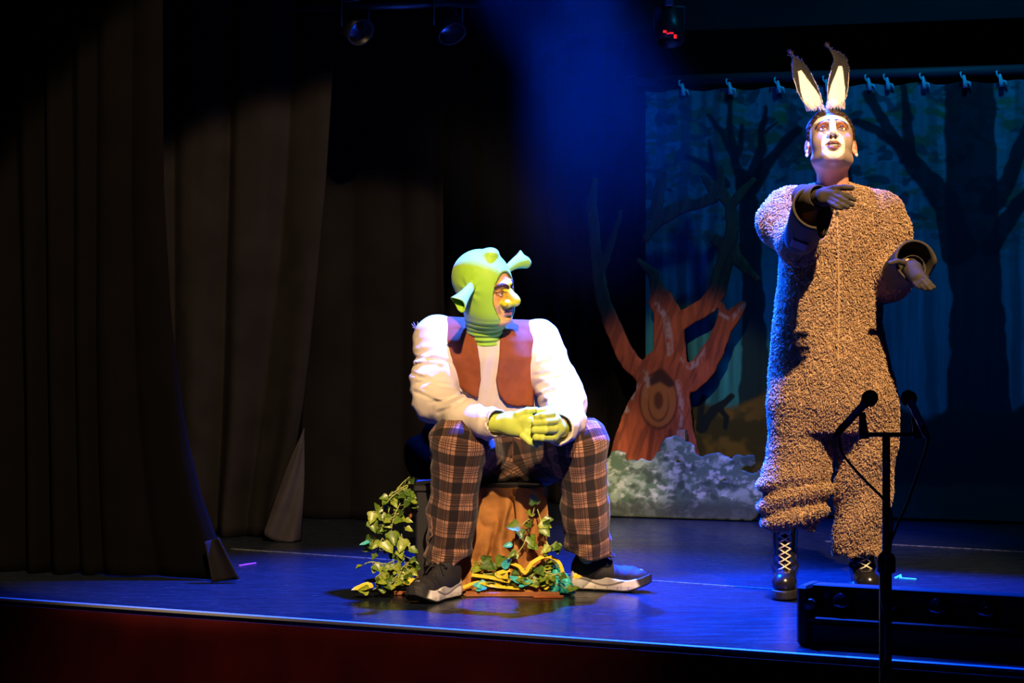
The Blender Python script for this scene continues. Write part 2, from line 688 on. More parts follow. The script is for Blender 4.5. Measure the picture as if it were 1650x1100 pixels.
# ------------------------------------------------------------------ drapes
def drape(name, label, Y0, slope, X0, XL, edge, ztop, folds, amp, seed, mt, zlow=0.004, pull=5):
    """edge: (pixel row, pixel column) pairs of the free edge; the cloth hangs in the plane Y0 + slope*(X-X0)"""
    ez, ex = [], []
    for (py, px) in edge:
        Y = Y0
        for _ in range(4):
            p = P(px, py, Y)
            Y = Y0 + slope * (p[0] - X0)
        ez.append(p[2])
        ex.append(p[0])
    ez, ex = np.array(ez)[::-1], np.array(ex)[::-1]

    def f(s, t):
        z = ztop + (zlow - ztop) * t
        xr = np.interp(z, ez, ex)
        x0 = np.interp(ztop, ez, ex)
        x = XL + (x0 - XL) * s + (xr - x0) * s ** pull
        w = 2 * math.pi * (s * folds + 2.2 * (fbm(s * folds * .45, z * .12, seed) - .5))
        ph = 0.5 * np.sin(s * 9 + seed) + 0.3 * np.sin(z * 1.1 + s * 6 + seed)
        g = 1.1 - 2.2 * np.abs(np.sin(.5 * (w + ph))) ** 1.3
        g = g * (.35 + 1.3 * fbm(s * folds * .6 + 3, z * .25, seed + 7)) + 0.7 * (fbm(s * folds * 1.7, z * 0.7 + 9, seed) - 0.5)
        a = amp * (0.55 + 0.45 * t) * (1 - 0.5 * s ** 8)
        y = Y0 + slope * (x - X0) + a * g + 0.03 * (fbm(s * 5, z * 1.2, seed + 3) - 0.5)
        x = x + 0.35 * a * np.cos(w + ph) * (1 - s) ** 0.3
        return x, y, z + 0 * s

    me = mesh_np(name, *cloth_grid(260, 70, f))
    return solid(obj(name, me, mt, label=label, cat='curtain', group='black stage drapes'), 0.006)


M_CURTAIN_D = mat('shaded_black_drape', (0.0011, 0.0009, 0.0008), 0.95, sp=0.05, var=0.25, vscale=6)  # drape black made darker to stand for its turning away from the light
d1 = drape('stage_curtain', 'nearly black drape by the stage edge with its hem corner kicked outwards', 8.42, -0.33, -1.03, -2.75,
           [(-500, 262), (0, 262), (300, 264), (500, 275), (620, 288), (720, 305), (800, 325), (870, 350), (938, 384)], 2.95, 12, 0.040, 1.0, M_CURTAIN_D, pull=11)
d2 = drape('stage_curtain', 'dark grey drape with a turned-up hem corner beside the pleated backcloth drape', 9.78, -0.36, -0.93, -2.75,
           [(-500, 541), (0, 540), (130, 536), (300, 525), (450, 511), (560, 500), (650, 489), (720, 477), (780, 462), (830, 449), (874, 443)], 2.95, 9, 0.055, 2.2, M_CURTAIN_B)
d3 = drape('stage_curtain', 'flat brownish black drape hanging behind the seated person', 10.62, -0.30, -0.8, -2.6,
           [(-500, 712), (0, 712), (400, 714), (600, 716), (840, 718)], 2.95, 10, 0.022, 4.1, M_CURTAIN)
d4 = drape('stage_curtain', 'black drape at the very back beside the painted forest backdrop', 11.45, -0.3, 0.0, -1.6,
           [(-500, 1085), (0, 1085), (400, 1085), (640, 1085), (830, 1085)], 2.95, 15, 0.04, 5.3, M_CURTAIN)


# turned-up hem corner of the second drape
def flap(s, t):
    px = (1 - t) * 490 + t * ((1 - s) * 424 + s * 484) + 6 * np.sin(t * 3) * (s - .5)
    py = 700 + t * (160 + 14 * s + 8 * np.sin(s * 3.1)) - 10 * (1 - t)
    Y = 9.70 - 0.05 * t * np.sin(s * 3.14) + 0.02 * np.sin(s * 9 + t * 4) * t
    return (px - 825) / F_PX * Y, Y + 0 * px, np.maximum(EYE - (py - HOR) / F_PX * Y, 0.003)


solid(obj('turned_hem', mesh_np('turned_hem', *cloth_grid(24, 30, flap)), mat('drape_lining', (0.026, 0.023, 0.026), 0.95, sp=0.05, var=0.15, vscale=12),
          d2, label='paler grey turned-up corner of the hem'), 0.004)


def hem1(s, t):
    px = (1 - t) * (330 + 22 * s) + t * (342 + 43 * s)
    py = 872 + t * (66 - 6 * s) - 6 * s * (1 - t)
    Y = 8.33 + 0.03 * np.sin(s * 3.1)
    return (px - 825) / F_PX * Y, Y + 0 * px, np.maximum(EYE - (py - HOR) / F_PX * Y, 0.003)


solid(obj('stitched_hem', mesh_np('stitched_hem', *cloth_grid(12, 12, hem1)), M_CURTAIN_B, d1), 0.005)

# black border cloth above the painted backdrop
MB().box((2.0, 10.55, 2.62), (1.9, 0.01, 0.40), np.array([[0.94, 0.34, 0], [-0.34, 0.94, 0], [0, 0, 1.0]])).build(
    'border_curtain', M_BLACKWALL, label='black border cloth hanging above the painted forest backdrop', cat='curtain')


# ------------------------------------------------------------------ painted backdrop
def Yb(X, off=0.0):
    return 10.95 - 0.36 * (X - 0.615) + off


def on_plane(px, py, off=0.0):
    k = (px - 825.0) / F_PX
    Y = (10.95 + 0.36 * 0.615 + off) / (1 + 0.36 * k)
    return P(px, py, Y)


def stroke(px, py, pts, w):
    """painted branch: distance in pixels to a tapering polyline, negative inside"""
    d = None
    n = len(pts) - 1
    for i in range(n):
        a, b = np.array(pts[i], float), np.array(pts[i + 1], float)
        e = b - a
        t = np.clip(((px - a[0]) * e[0] + (py - a[1]) * e[1]) / (e @ e), 0, 1)
        q = np.hypot(px - a[0] - t * e[0], py - a[1] - t * e[1]) - (w[i] + (w[i + 1] - w[i]) * t)
        d = q if d is None else np.minimum(d, q)
    return d


def mix(c, col, a):
    return c * (1 - a[..., None]) + np.array(col, np.float32) * a[..., None]


def backdrop():
    n, m = 640, 460
    x = np.linspace(0.615, 3.1, n)[:, None] + np.zeros((1, m))
    z = np.linspace(0.012, 1.935, m)[None, :] + np.zeros((n, 1))
    sag = 0.012 * np.cos((x - 0.77) * 2 * math.pi / 0.205)
    zz = z + sag * sstep(1.6, 1.93, z) * 0.5
    y = Yb(x) + 0.012 * np.sin(x * 7) + 0.006 * np.sin(x * 30.6) * sstep(1.0, 1.93, z)
    px, py = pxy(x, Yb(x), z)
    wx = px + 10 * (fbm(px / 30, py / 30, 1.0) - 0.5)
    wy = py + 14 * (fbm(px / 30, py / 30, 5.0) - 0.5)
    c = np.zeros((n, m, 3), np.float32) + np.array([0.020, 0.16, 0.19], np.float32)
    v = fbm(px / 9, py / 120, 2.0)
    c = c * (0.55 + 0.95 * v[..., None])
    up = 1 - sstep(330, 470, wy)
    dab = fbm(wx / 26, wy / 14, 3.0, 4)
    c = mix(c, (0.03, 0.10, 0.035), up * sstep(0.50, 0.62, dab) * 0.85)
    c = mix(c, (0.08, 0.13, 0.03), up * sstep(0.60, 0.70, fbm(wx / 34, wy / 18, 8.0, 3)) * 0.7)
    c = mix(c, (0.04, 0.22, 0.27), up * sstep(0.58, 0.72, fbm(wx / 22, wy / 9, 12.0, 3)) * 0.6)
    c = mix(c, (0.006, 0.035, 0.05), up * sstep(0.56, 0.68, fbm(wx / 20, wy / 16, 21.0, 3)) * 0.8)
    for (tx, w, a) in ((1062, 8, .5), (1102, 9, .75), (1128, 5, .55), (1150, 6, .6), (1268, 6, .5), (1500, 10, .4), (1640, 9, .5)):
        c = mix(c, (0.008, 0.05, 0.065), a * (1 - sstep(-3, 3, np.abs(wx - tx - 4 * np.sin(py / 90)) - w)))
    dark = (0.004, 0.010, 0.016)
    trees = [([(1222, 700), (1216, 560), (1212, 430), (1206, 330), (1196, 285)], (34, 20, 17, 17, 14)),
             ([(1203, 310), (1186, 265), (1178, 215), (1176, 150)], (14, 7, 5, 4)),
             ([(1186, 262), (1165, 215), (1140, 186)], (6, 5, 3)), ([(1190, 250), (1196, 200)], (5, 3)),
             ([(1208, 300), (1226, 240), (1233, 170)], (13, 7, 4)), ([(1212, 300), (1245, 250), (1290, 205)], (13, 8, 6)),
             ([(1150, 270), (1142, 225)], (5, 2)), ([(1168, 300), (1140, 265), (1105, 255)], (8, 6, 3)),
             ([(1236, 215), (1252, 200)], (3, 2)),
             ([(1588, 900), (1578, 640), (1575, 480), (1566, 330), (1562, 100)], (80, 50, 42, 42, 40)),
             ([(1545, 400), (1525, 325), (1480, 275), (1440, 225), (1398, 155)], (30, 22, 17, 13, 7)),
             ([(1470, 262), (1462, 200), (1456, 138)], (10, 8, 6)), ([(1452, 240), (1415, 215), (1380, 195)], (9, 8, 5)),
             ([(1595, 330), (1625, 290), (1660, 200), (1690, 150)], (18, 14, 12, 8)),
             ([(1598, 400), (1640, 330), (1700, 290)], (16, 14, 10)),
             ([(1375, 330), (1362, 260), (1330, 200)], (7, 5, 3))]
    for pts, w in trees:
        d = stroke(wx, wy, pts, w)
        c = mix(c, dark, 0.93 * (1 - sstep(-2, 2.5, d)))
    # painted ground
    hill = sstep(0, 14, wy - (640 + 22 * np.sin(px / 75) + 10 * np.sin(px / 23)))
    c = mix(c, (0.030, 0.030, 0.012), hill)
    c = mix(c, (0.10, 0.070, 0.018), hill * sstep(0.45, 0.65, fbm(wx / 36, wy / 30, 4.0)) * (1 - sstep(1180, 1300, px)))
    c = mix(c, (0.006, 0.016, 0.022), hill * sstep(1230, 1330, px) * 0.85)
    ground = sstep(0, 10, wy - 778)
    c = mix(c, (0.035, 0.05, 0.03), ground * 0.8)
    for pts, w in (([(1126, 692), (1134, 640)], (7, 5)), ([(1128, 694), (1152, 660), (1180, 636)], (8, 7, 5)), ([(1160, 655), (1170, 672), (1166, 690)], (5, 5, 4))):
        c = mix(c, dark, 1 - sstep(-1.5, 1.5, stroke(wx, wy, pts, w)))
    V = np.stack([x, y, zz], -1).reshape(-1, 3)
    i = np.arange(n - 1)[:, None] * m + np.arange(m - 1)[None, :]
    Q = np.stack([i, i + m, i + m + 1, i + 1], -1).reshape(-1, 4)
    return mesh_np('painted_backdrop', V, Q, color=c.reshape(-1, 3))


M_PAINT = paint_mat('scene_paint', 0.85, 0.15)
bd = obj('painted_backdrop', backdrop(), M_PAINT, label='canvas backdrop painted with dark trees in a teal forest', cat='backdrop')
M_TIE = mat('white_tie_cord', (0.55, 0.60, 0.7), 0.7)
for px in (1100, 1176, 1254, 1332, 1400, 1430, 1488, 1554, 1612, 1672, 1735):
    q = on_plane(px, 140, -0.015)
    q[2] = 1.94
    mb = MB()
    mb.tube([q + (0.004, -.005, -0.03), q + (0, -.008, 0), q + (-0.004, -.004, 0.025)], [0.012, 0.009, 0.006], 8)
    mb.tube([q + (0.0, 0.012, 0.008), q + (-.016, -.012, 0.018), q + (-0.018, 0.0, 0.036), q + (-.004, 0.03, 0.045)], 0.004, 6)
    mb.tube([q + (0.0, 0.0, 0.0), q + (.02, -.014, -0.008), q + (0.028, -.01, -0.03)], [.005, .006, .003], 6)
    mb.build('tie_knot', M_TIE, bd, smooth=True)
a, b = on_plane(1010, 135, 0.02), on_plane(1800, 120, 0.02)
a[2] = b[2] = 1.985
MB().tube([a, b], 0.024, 12).build('hanging_rail', mat('blue_grey_pipe', (0.04, 0.045, 0.055), 0.6, 0.3), smooth=True,
                                  label='dark metal rail that the painted backdrop is tied to', cat='rail')


# ------------------------------------------------------------------ cut-out tree and bush boards
def board(name, off, x0, x1, y0, y1, dist, colour, h, thick):
    """a painted board standing in a plane parallel to the backdrop, cut out along dist(px,py)<0"""
    A = on_plane(x0, y1, off)
    B = on_plane(x1, y1, off)
    ud = unit([B[0] - A[0], B[1] - A[1], 0])
    wd = np.array([ud[1], -ud[0], 0])
    z0, z1 = on_plane(x0, y1, off)[2], on_plane(x0, y0, off)[2]
    L = np.linalg.norm((B - A)[:2])
    O = np.array([A[0], A[1], 0])
    v = Vol((-0.02, -thick - 2 * h, z0 - 0.03), (L + .02, thick + 2 * h, z1 + 0.03), h)
    X, W, Z = v.grids()
    u, zz = np.broadcast_arrays(X[:, 0, :], Z[:, 0, :])
    wp = O[None, None] + ud * u[..., None]
    px, py = pxy(wp[..., 0], wp[..., 1], zz)
    d2 = (dist(px, py) / F_PX * 10.6).astype(np.float32)
    d2 = np.maximum(d2, 0.0035 - zz)
    v.D = np.maximum(d2[:, None, :], np.abs(W) - thick).astype(np.float32)
    V, Q = v.skin()
    wv = O + V[:, :1] * ud + V[:, 1:2] * wd
    wv[:, 2] = V[:, 2]
    px, py = pxy(wv[:, 0], wv[:, 1], wv[:, 2])
    c = colour(px, py)
    c[V[:, 1] < -thick * 0.4] = (0.25, 0.18, 0.11)
    return mesh_np(name, wv, Q, color=c)


TREE = [([(1050, 820), (1052, 720), (1066, 650), (1072, 600)], (80, 58, 46, 40)),
        ([(985, 760), (1008, 705), (1030, 660), (1060, 620)], (10, 16, 22, 26)), ([(1130, 800), (1100, 700), (1085, 620)], (16, 18, 24)),
        ([(1072, 620), (1080, 560), (1076, 505), (1066, 486)], (40, 26, 22, 20)),
        ([(1040, 605), (1018, 585), (1000, 555), (985, 520), (974, 490), (968, 462), (960, 400), (953, 330), (958, 290)], (16, 15, 14, 13, 12, 11, 9, 8, 5)),
        ([(968, 440), (985, 390), (1000, 340)], (7, 6, 3)),
        ([(1090, 520), (1115, 507), (1140, 492), (1156, 470), (1166, 430), (1176, 398)], (16, 14, 15, 15, 14, 15)),
        ([(1180, 405), (1152, 386)], (12, 9)), ([(1176, 398), (1180, 360), (1176, 330), (1156, 300)], (13, 9, 9, 10)),
        ([(1150, 318), (1128, 328), (1100, 332), (1075, 346), (1058, 358), (1040, 384)], (10, 8, 11, 12, 9, 6)),
        ([(1056, 350), (1060, 318), (1068, 282)], (9, 9, 8)), ([(1150, 310), (1135, 285)], (8, 5)), ([(1160, 302), (1160, 270)], (8, 5)),
        ([(1178, 330), (1200, 305), (1215, 290)], (8, 7, 5)), ([(1188, 418), (1220, 450)], (10, 5)),
        ([(1088, 612), (1112, 610), (1135, 590), (1152, 560), (1165, 530), (1185, 505), (1198, 490)], (26, 22, 20, 17, 14, 11, 6)),
        ([(1163, 528), (1166, 505), (1162, 492)], (11, 8, 5)),
        ([(1066, 490), (1052, 440), (1030, 420)], (14, 8, 4))]


def tree_d(px, py):
    d = np.full(px.shape, 1e3)
    wx = px + 4 * (fbm(px / 14, py / 14, 3.0) - 0.5)
    wy = py + 4 * (fbm(px / 14, py / 14, 6.0) - 0.5)
    for pts, w in TREE:
        d = np.minimum(d, stroke(wx, wy, pts, w))
    return d


def tree_c(px, py):
    c = np.zeros((len(px), 3), np.float32) + np.array([0.22, 0.055, 0.022], np.float32)
    n = fbm(px / 8, py / 40, 2.0, 4)
    c *= (0.55 + 0.9 * n)[:, None]
    c = mix(c, (0.10, 0.028, 0.016), sstep(0.52, 0.62, fbm((px + 0.3 * py) / 6, py / 55, 7.0, 3)) * 0.7)
    # painted hollow with a face
    fx, fy = (px - 1061), (py - 645)
    e = np.hypot(fx / 30, fy / 45)
    c = mix(c, (0.22, 0.085, 0.024), 1 - sstep(0.82, 1.05, e))
    c = mix(c, (0.05, 0.018, 0.01), (1 - sstep(0.0, 0.10, np.abs(e - 1.0))) * 0.85)
    c = mix(c, (0.07, 0.025, 0.012), (1 - sstep(0.0, 0.14, np.abs(np.hypot(fx / 17, (fy - 4) / 30) - 0.95))) * sstep(-20, 15, fy) * 0.9)
    c = mix(c, (0.05, 0.016, 0.01), (1 - sstep(-1, 3, np.hypot(fx / 1.0, fy / 1.9) - 6.5)) * 0.85)
    c = mix(c, (0.035, 0.014, 0.012), 1 - sstep(-2, 4, stroke(px, py, [(1050, 615), (1064, 604), (1079, 617)], (5, 9, 6))))
    for pts, w in (([(1058, 490), (1072, 510), (1078, 540), (1080, 565), (1075, 575)], (3, 5, 5, 4, 1)),
                   ([(1098, 578), (1112, 590), (1124, 584), (1138, 560)], (2, 5, 4, 1)), ([(1040, 600), (1043, 615), (1040, 640)], (4, 4, 1)),
                   ([(1092, 615), (1098, 650), (1096, 690)], (3, 4, 2)), ([(1010, 660), (1018, 635), (1030, 620)], (4, 4, 2)),
                   ([(1150, 500), (1178, 515), (1198, 492)], (1, 2, 3))):
        c = mix(c, (0.30, 0.27, 0.25), (1 - sstep(-2, 3, stroke(px, py, pts, w))) * 0.55 * sstep(.3, .6, fbm(px / 4, py / 9, 5.0)))
    for pts in ([(1035, 800), (1048, 720), (1052, 690)], [(1068, 800), (1072, 730)], [(1088, 800), (1084, 720), (1080, 695)]):
        c = mix(c, (0.08, 0.02, 0.012), (1 - sstep(-1, 3, stroke(px, py, pts, [3] * len(pts)))) * 0.8)
    return c


BLOB = [(985 + 17 * i + random.uniform(-6, 6), 772 + random.uniform(-14, 8) + 14 * math.sin(i * 1.1), random.uniform(17, 27)) for i in range(15)]
BLOB += [(1085, 722, 20), (1102, 728, 18), (1072, 745, 20), (1118, 748, 18), (995, 742, 16), (1020, 756, 16), (1190, 745, 13), (1208, 742, 11)]
BLOB += [(975 + 18 * i, 795, 22) for i in range(14)] + [(985 + 22 * i, 815, 24) for i in range(11)] + [(1225, 800, 18)]


def bush_d(px, py):
    d = np.full(px.shape, 1e3)
    wx = px + 6 * (fbm(px / 9, py / 9, 3.0) - 0.5)
    wy = py + 6 * (fbm(px / 9, py / 9, 6.0) - 0.5)
    for (x, y, r) in BLOB:
        d = np.minimum(d, np.hypot(wx - x, wy - y) - r)
    return d


def bush_c(px, py):
    c = np.zeros((len(px), 3), np.float32) + np.array([0.08, 0.14, 0.075], np.float32)
    wx = px + 9 * (fbm(px / 10, py / 10, 13.0) - 0.5)
    wy = py + 9 * (fbm(px / 10, py / 10, 16.0) - 0.5)
    n = fbm(wx / 15, wy / 11, 2.0, 4)
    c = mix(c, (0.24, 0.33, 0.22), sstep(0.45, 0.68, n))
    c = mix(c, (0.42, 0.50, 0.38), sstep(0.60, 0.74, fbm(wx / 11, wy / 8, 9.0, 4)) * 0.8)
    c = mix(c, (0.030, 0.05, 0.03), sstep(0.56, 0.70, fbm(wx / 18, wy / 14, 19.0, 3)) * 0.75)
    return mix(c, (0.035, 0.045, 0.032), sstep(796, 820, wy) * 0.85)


tf = thing('tree_cutout', 'reddish brown painted cut-out tree with a face-like hollow and bare branches', 'stage prop', on_plane(1062, 822, -0.18) * (1, 1, 0))
obj('painted_board', board('painted_board', -0.18, 935, 1240, 255, 836, tree_d, tree_c, 0.0055, 0.011), M_PAINT, tf)
bf = thing('bush_cutout', 'pale green painted cut-out bush standing in front of the cut-out tree', 'stage prop', on_plane(1100, 830, -0.30) * (1, 1, 0))
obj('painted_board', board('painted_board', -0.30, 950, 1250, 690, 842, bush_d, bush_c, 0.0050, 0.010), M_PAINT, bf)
M_WOOD = mat('raw_timber', (0.22, 0.14, 0.08), 0.8, var=0.3, vscale=30)
for t, off, px in ((tf, -0.18, 1062), (bf, -0.30, 1100)):
    q = on_plane(px, 830, off)
    m2 = np.array([[0.94, 0.34, 0], [-0.34, 0.94, 0], [0, 0, 1.0]])
    MB().box((q[0], q[1] + 0.035, 0.2), (0.02, 0.02, 0.197), m2).build('brace', M_WOOD, t)
# ------------------------------------------------------------------ heads
def head_vol(h, bulb=0.0, wide=1.0, mouth_open=0.0, ears=True, neck=None, nr=.052):
    """a head in its own frame: x to the right-hand side, y forward, z up, eyes at z=0"""
    v = Vol((-.12, -.15, -.24), (.12, .17, .16), h)
    w = wide
    v.ell((0, -.012, .030), (.075 * w, .096, .094))
    v.ell((0, .022, -.020), (.066 * w, .070, .088), .02)
    v.ell((0, .030, -.070), (.052 * w, .055, .048), .025)
    v.ell((0, .076, -.100), (.021 * w, .017, .017), .022)
    for s in (-1, 1):
        v.ell((s * .040 * w, .058, -.032), (.025, .027, .030), .02)
        v.cap((s * .050 * w, .010, -.075), (s * .022, .068, -.100), .020, .016, .02)
        v.cap((s * .012, .092, .024), (s * .043, .074, .022), .011, .010, .014)
        v.ell((s * .031, .102, .000), (.019, .018, .0125), .012, 's')
    # nose
    v.cap((0, .088, .012), (0, .106, -.026), .008, .0115, .012)
    v.ell((0, .110, -.030), (.0115, .012, .0105), .006)
    for s in (-1, 1):
        v.ell((s * .0125, .100, -.034), (.008, .011, .0075), .005)
    if bulb:
        v.cap((0, .088, .006), (0, .110, -.020), .012, .020, .010)
        v.ell((0, .120, -.030), (.021, .020, .020), .006)
        for s in (-1, 1):
            v.ell((s * .025, .103, -.036), (.017, .020, .0155), .005)
    else:
        for s in (-1, 1):
            v.ell((s * .0065, .109, -.0425), (.0042, .006, .005), .003, 's')
    # eyes
    for s in (-1, 1):
        v.ell((s * .031, .0770, .000), (.0135, .0135, .0125), 0)
        v.cap((s * .018, .0855, .0015), (s * .031, .0905, .0068), .0036, .0040, .003)
        v.cap((s * .031, .0905, .0068), (s * .045, .0800, .0005), .0040, .0034, .003)
        v.cap((s * .019, .0850, -.003), (s * .031, .0880, -.0085), .0034, .0034, .003)
        v.cap((s * .031, .0880, -.0085), (s * .044, .0795, -.003), .0034, .003, .003)
    # mouth
    o = mouth_open
    v.ell((0, .078, -.066), (.032, .020, .022), .015)
    up = [(-.026, .083, -.067), (-.010, .0965, -.061), (0, .0985, -.0625), (.010, .0965, -.061), (.026, .083, -.067)]
    lo = [(-.025, .083, -.068 - .3 * o), (-.010, .095, -.074 - o), (0, .097, -.0755 - o), (.010, .095, -.074 - o), (.025, .083, -.068 - .3 * o)]
    v.chain(up, (.003, .0052, .005, .0052, .003), .004)
    v.chain(lo, (.003, .0058, .0062, .0058, .003), .004)
    v.cap((-.022, .094, -.0678 - .4 * o), (.022, .094, -.0678 - .4 * o), .0012 + .45 * o, .0012 + .45 * o, .003, 's')
    v.ell((0, .0925, -.086 - o), (.020, .006, .0055), .006, 's')
    if o:
        v.ell((0, .089, -.0722), (.020, .018, .0068), .002, 's')
        v.ell((0, .0875, -.0672), (.0165, .0065, .0050), .0)
    if ears:
        for s in (-1, 1):
            m = frame((s * .92, .38, 0), (0, -.12, 1))
            v.ell((s * .077 * w, -.008, -.012), (.019, .0075, .033), .006, 'u', m)
            v.ell((s * .086 * w, -.002, -.010), (.012, .006, .024), .004, 's', m)
            v.ell((s * .078 * w, -.001, -.036), (.008, .007, .010), .004)
            v.ell((s * .075 * w, .006, -.014), (.006, .006, .010), .004)
    if neck is not None:
        v.cap((0, -.022, -.055), neck, nr, nr + .002, .03)
        for s in (-1, 1) if nr > .05 else ():
            v.cap((s * .05, -.02, -.07), (s * .016, neck[1] + .048, neck[2] + .01), .010, .012, .02)
    return v


def to_world(V, M, o):
    return (V @ M.T + o).astype(np.float32)


def tris_of(Q):
    return Q


def merge(parts):
    """[(V, Q, colour)] -> one skin"""
    Vs, Qs, Cs, n = [], [], [], 0
    for V, Q, C in parts:
        Vs.append(V)
        Qs.append(Q + n)
        Cs.append(np.broadcast_to(np.asarray(C, np.float32), V.shape))
        n += len(V)
    return np.concatenate(Vs), np.concatenate(Qs), np.concatenate(Cs)


M_SKIN = paint_mat('painted_skin', 0.5, 0.35)
M_GREEN = None


# ================================================================== seated person
YS = 8.0
HIP_A, HIP_B = P(775, 733, 8.33), P(862, 733, 8.36)
KNEE_A, KNEE_B = P(741, 715, 7.90), P(934, 716, 7.98)
ANK_A, ANK_B = P(716, 915, 8.02), P(950, 905, 8.17)
SHO_A, SHO_B = P(704, 545, 8.24), P(868, 550, 8.24)
ELB_A, ELB_B = P(703, 648, 8.10), P(908, 652, 8.12)
WRI_A, WRI_B = P(797, 682, 7.80), P(901, 686, 7.80)
HEAD_O = P(783, 465, 8.06)
hm_F = unit((0.80, -0.585, -0.10))
hm_R = np.cross(hm_F, (0, 0, 1))
HM = frame(hm_F, np.array([0, 0, 1]) + 0.20 * unit(hm_R))
NECK = P(786, 545, 8.17)

# face
hv = head_vol(0.0026, bulb=1.0, wide=.91, ears=False, neck=(HM.T @ (NECK - HEAD_O)), nr=.045)
V, Q = hv.skin()
V = relax(V, Q, 1, .4)
x, y, z = V.T
c = np.zeros_like(V) + np.array([0.70, 0.36, 0.075], np.float32)
c *= (0.85 + 0.3 * fbm(x * 60, y * 60, z * 60))[:, None]
c = mix(c, (0.72, 0.55, 0.10), sstep(-.015, -.06, z) * 0.35)
c = mix(c, (0.70, 0.38, 0.17), sstep(.03, .07, z) * 0.7)
c = mix(c, (0.55, 0.36, 0.27), sstep(-.045, -.075, z) * (1 - sstep(.025, .05, np.abs(x) * 0 + (y - .03))) * 0.6)
nd = np.minimum(np.hypot(np.hypot(x, y - .120), z + .030) - .0215, np.hypot(np.hypot(np.abs(x) - .025, (y - .103) * .85), z + .036) - .0185)
nd = np.minimum(nd, seg(x, y, z, (0, .090, .016), (0, .112, -.020))[0] - .020)
nose = 1 - sstep(.001, .004, nd)
c = mix(c, (0.66, 0.66, 0.015), nose)
ad = np.abs(x)
brow = stroke(ad, z, [(.008, .016), (.026, .028), (.046, .024), (.058, .012)], [.0055, .0065, .0058, .0030])
c = mix(c, (0.045, 0.018, 0.010), (1 - sstep(-.001, .0022, brow)) * sstep(.03, .05, y))
lid = stroke(ad, z, [(.016, .0005), (.031, .0085), (.049, .001)], [.0022, .0028, .0018])
c = mix(c, (0.10, 0.035, 0.02), (1 - sstep(-.001, .002, lid)) * sstep(.05, .06, y))
c = mix(c, (0.42, 0.16, 0.08), (1 - sstep(.005, .018, np.abs(stroke(ad, z, [(.02, -.012), (.045, -.014)], [.002, .002])))) * 0.5 * sstep(.05, .06, y))
eye = np.hypot(ad - .031, z) < .010
eye &= (z < .0025) & (y > .080) & (np.hypot(ad - .031, y - .077) < .0142)
c[eye] = (0.6, 0.55, 0.45)
c[eye & (np.hypot(ad - .030, z) < .0052)] = (0.03, 0.02, 0.015)
lip = (1 - sstep(.0, .004, np.hypot(np.maximum(ad - .020, 0), np.maximum(np.abs(z + .0675) - .0085, 0)))) * sstep(.078, .084, y)
c = mix(c, (0.33, 0.10, 0.10), lip * 0.9)
c = mix(c, (0.025, 0.010, 0.008), (1 - sstep(0, .0016, np.abs(z + .0678) - .0008)) * (ad < .025) * (y > .078))
crease = stroke(ad, z, [(.036, -.034), (.040, -.050), (.034, -.068)], [.0012, .0018, .0012])
c = mix(c, (0.34, 0.17, 0.05), (1 - sstep(0, .003, crease)) * sstep(.05, .06, y) * .7)
head_part = (to_world(V, HM, HEAD_O), Q, c)

# trunk and limbs under the clothes
v = Vol((-.44, 7.60, 0.02), (.40, 8.56, 1.02), 0.009)
v.cap(P(818, 710, 8.40), P(792, 585, 8.27), .11, .105)
v.cap(P(790, 590, 8.24), NECK + (0, .02, -.03), .10, .045, .03)
v.cap(SHO_A + (0, .02, -.02), SHO_B + (0, .02, -.02), .05, .05, .03)
for a, b, cc in ((SHO_A, ELB_A, WRI_A), (SHO_B, ELB_B, WRI_B)):
    v.chain([a, b, cc], (.05, .042, .028), .02)
for a, b, cc in ((HIP_A, KNEE_A, ANK_A), (HIP_B, KNEE_B, ANK_B)):
    v.chain([a, b, cc], (.075, .060, .038), .03)
    v.cap(cc, cc + ((-.03, -.06, -.06) if cc is ANK_A else (.06, -.02, -.055)), .034, .026, .02)
V, Q = v.skin()
trunk_part = (V, Q, (0.60, 0.38, 0.26))

# hands
v = Vol(P(770, 745, 7.66) - (0, .10, .02), P(930, 640, 7.95), 0.0030)
HA = [(P(808, 682, 7.775)), P(858, 690, 7.735)]
v.cap(P(796, 681, 7.80), P(822, 683, 7.775), .030, .035)
v.cap(P(822, 676, 7.775), P(852, 678, 7.745), .024, .023, .02)
v.cap(P(822, 690, 7.775), P(852, 698, 7.745), .023, .021, .02)
for (p0, p1, p2, r) in (((846, 676, 7.745), (868, 676, 7.745), (884, 684, 7.765), .0125), ((848, 686, 7.74), (870, 690, 7.745), (884, 698, 7.765), .0125),
                        ((848, 696, 7.735), (862, 706, 7.735), (871, 713, 7.745), .0118), ((842, 702, 7.73), (854, 712, 7.725), (864, 718, 7.735), .0105)):
    v.chain([P(*p0), P(*p1), P(*p2)], (r * 1.1, r, r * .85), .006)
# the thumb lies behind the other hand
v.chain([P(834, 668, 7.75), P(850, 662, 7.745), P(864, 660, 7.75)], (.014, .0125, .010), .006)
glove_a = v.skin()
v = Vol(P(840, 740, 7.60) - (0, .04, .02), P(930, 640, 7.95), 0.0030)
v.cap(P(903, 690, 7.82), P(896, 689, 7.765), .030, .033)
v.cap(P(893, 676, 7.745), P(890, 702, 7.745), .023, .022, .015)
for (y0, y1, xk, xt, r) in ((667, 672, 889, 866, .0118), (678, 681, 893, 862, .0122), (692, 693, 893, 861, .0120), (706, 705, 888, 863, .0108)):
    v.chain([P(xk, y0, 7.725), P(xk - 14, (y0 + y1) / 2, 7.690), P(xt, y1, 7.700), P(xt + 3, y1 + 1, 7.722)], (r * 1.1, r, r * .95, r * .85), .004)
v.chain([P(894, 672, 7.76), P(882, 661, 7.735), P(868, 662, 7.722)], (.015, .0135, .011), .006)
glove_b = v.skin()

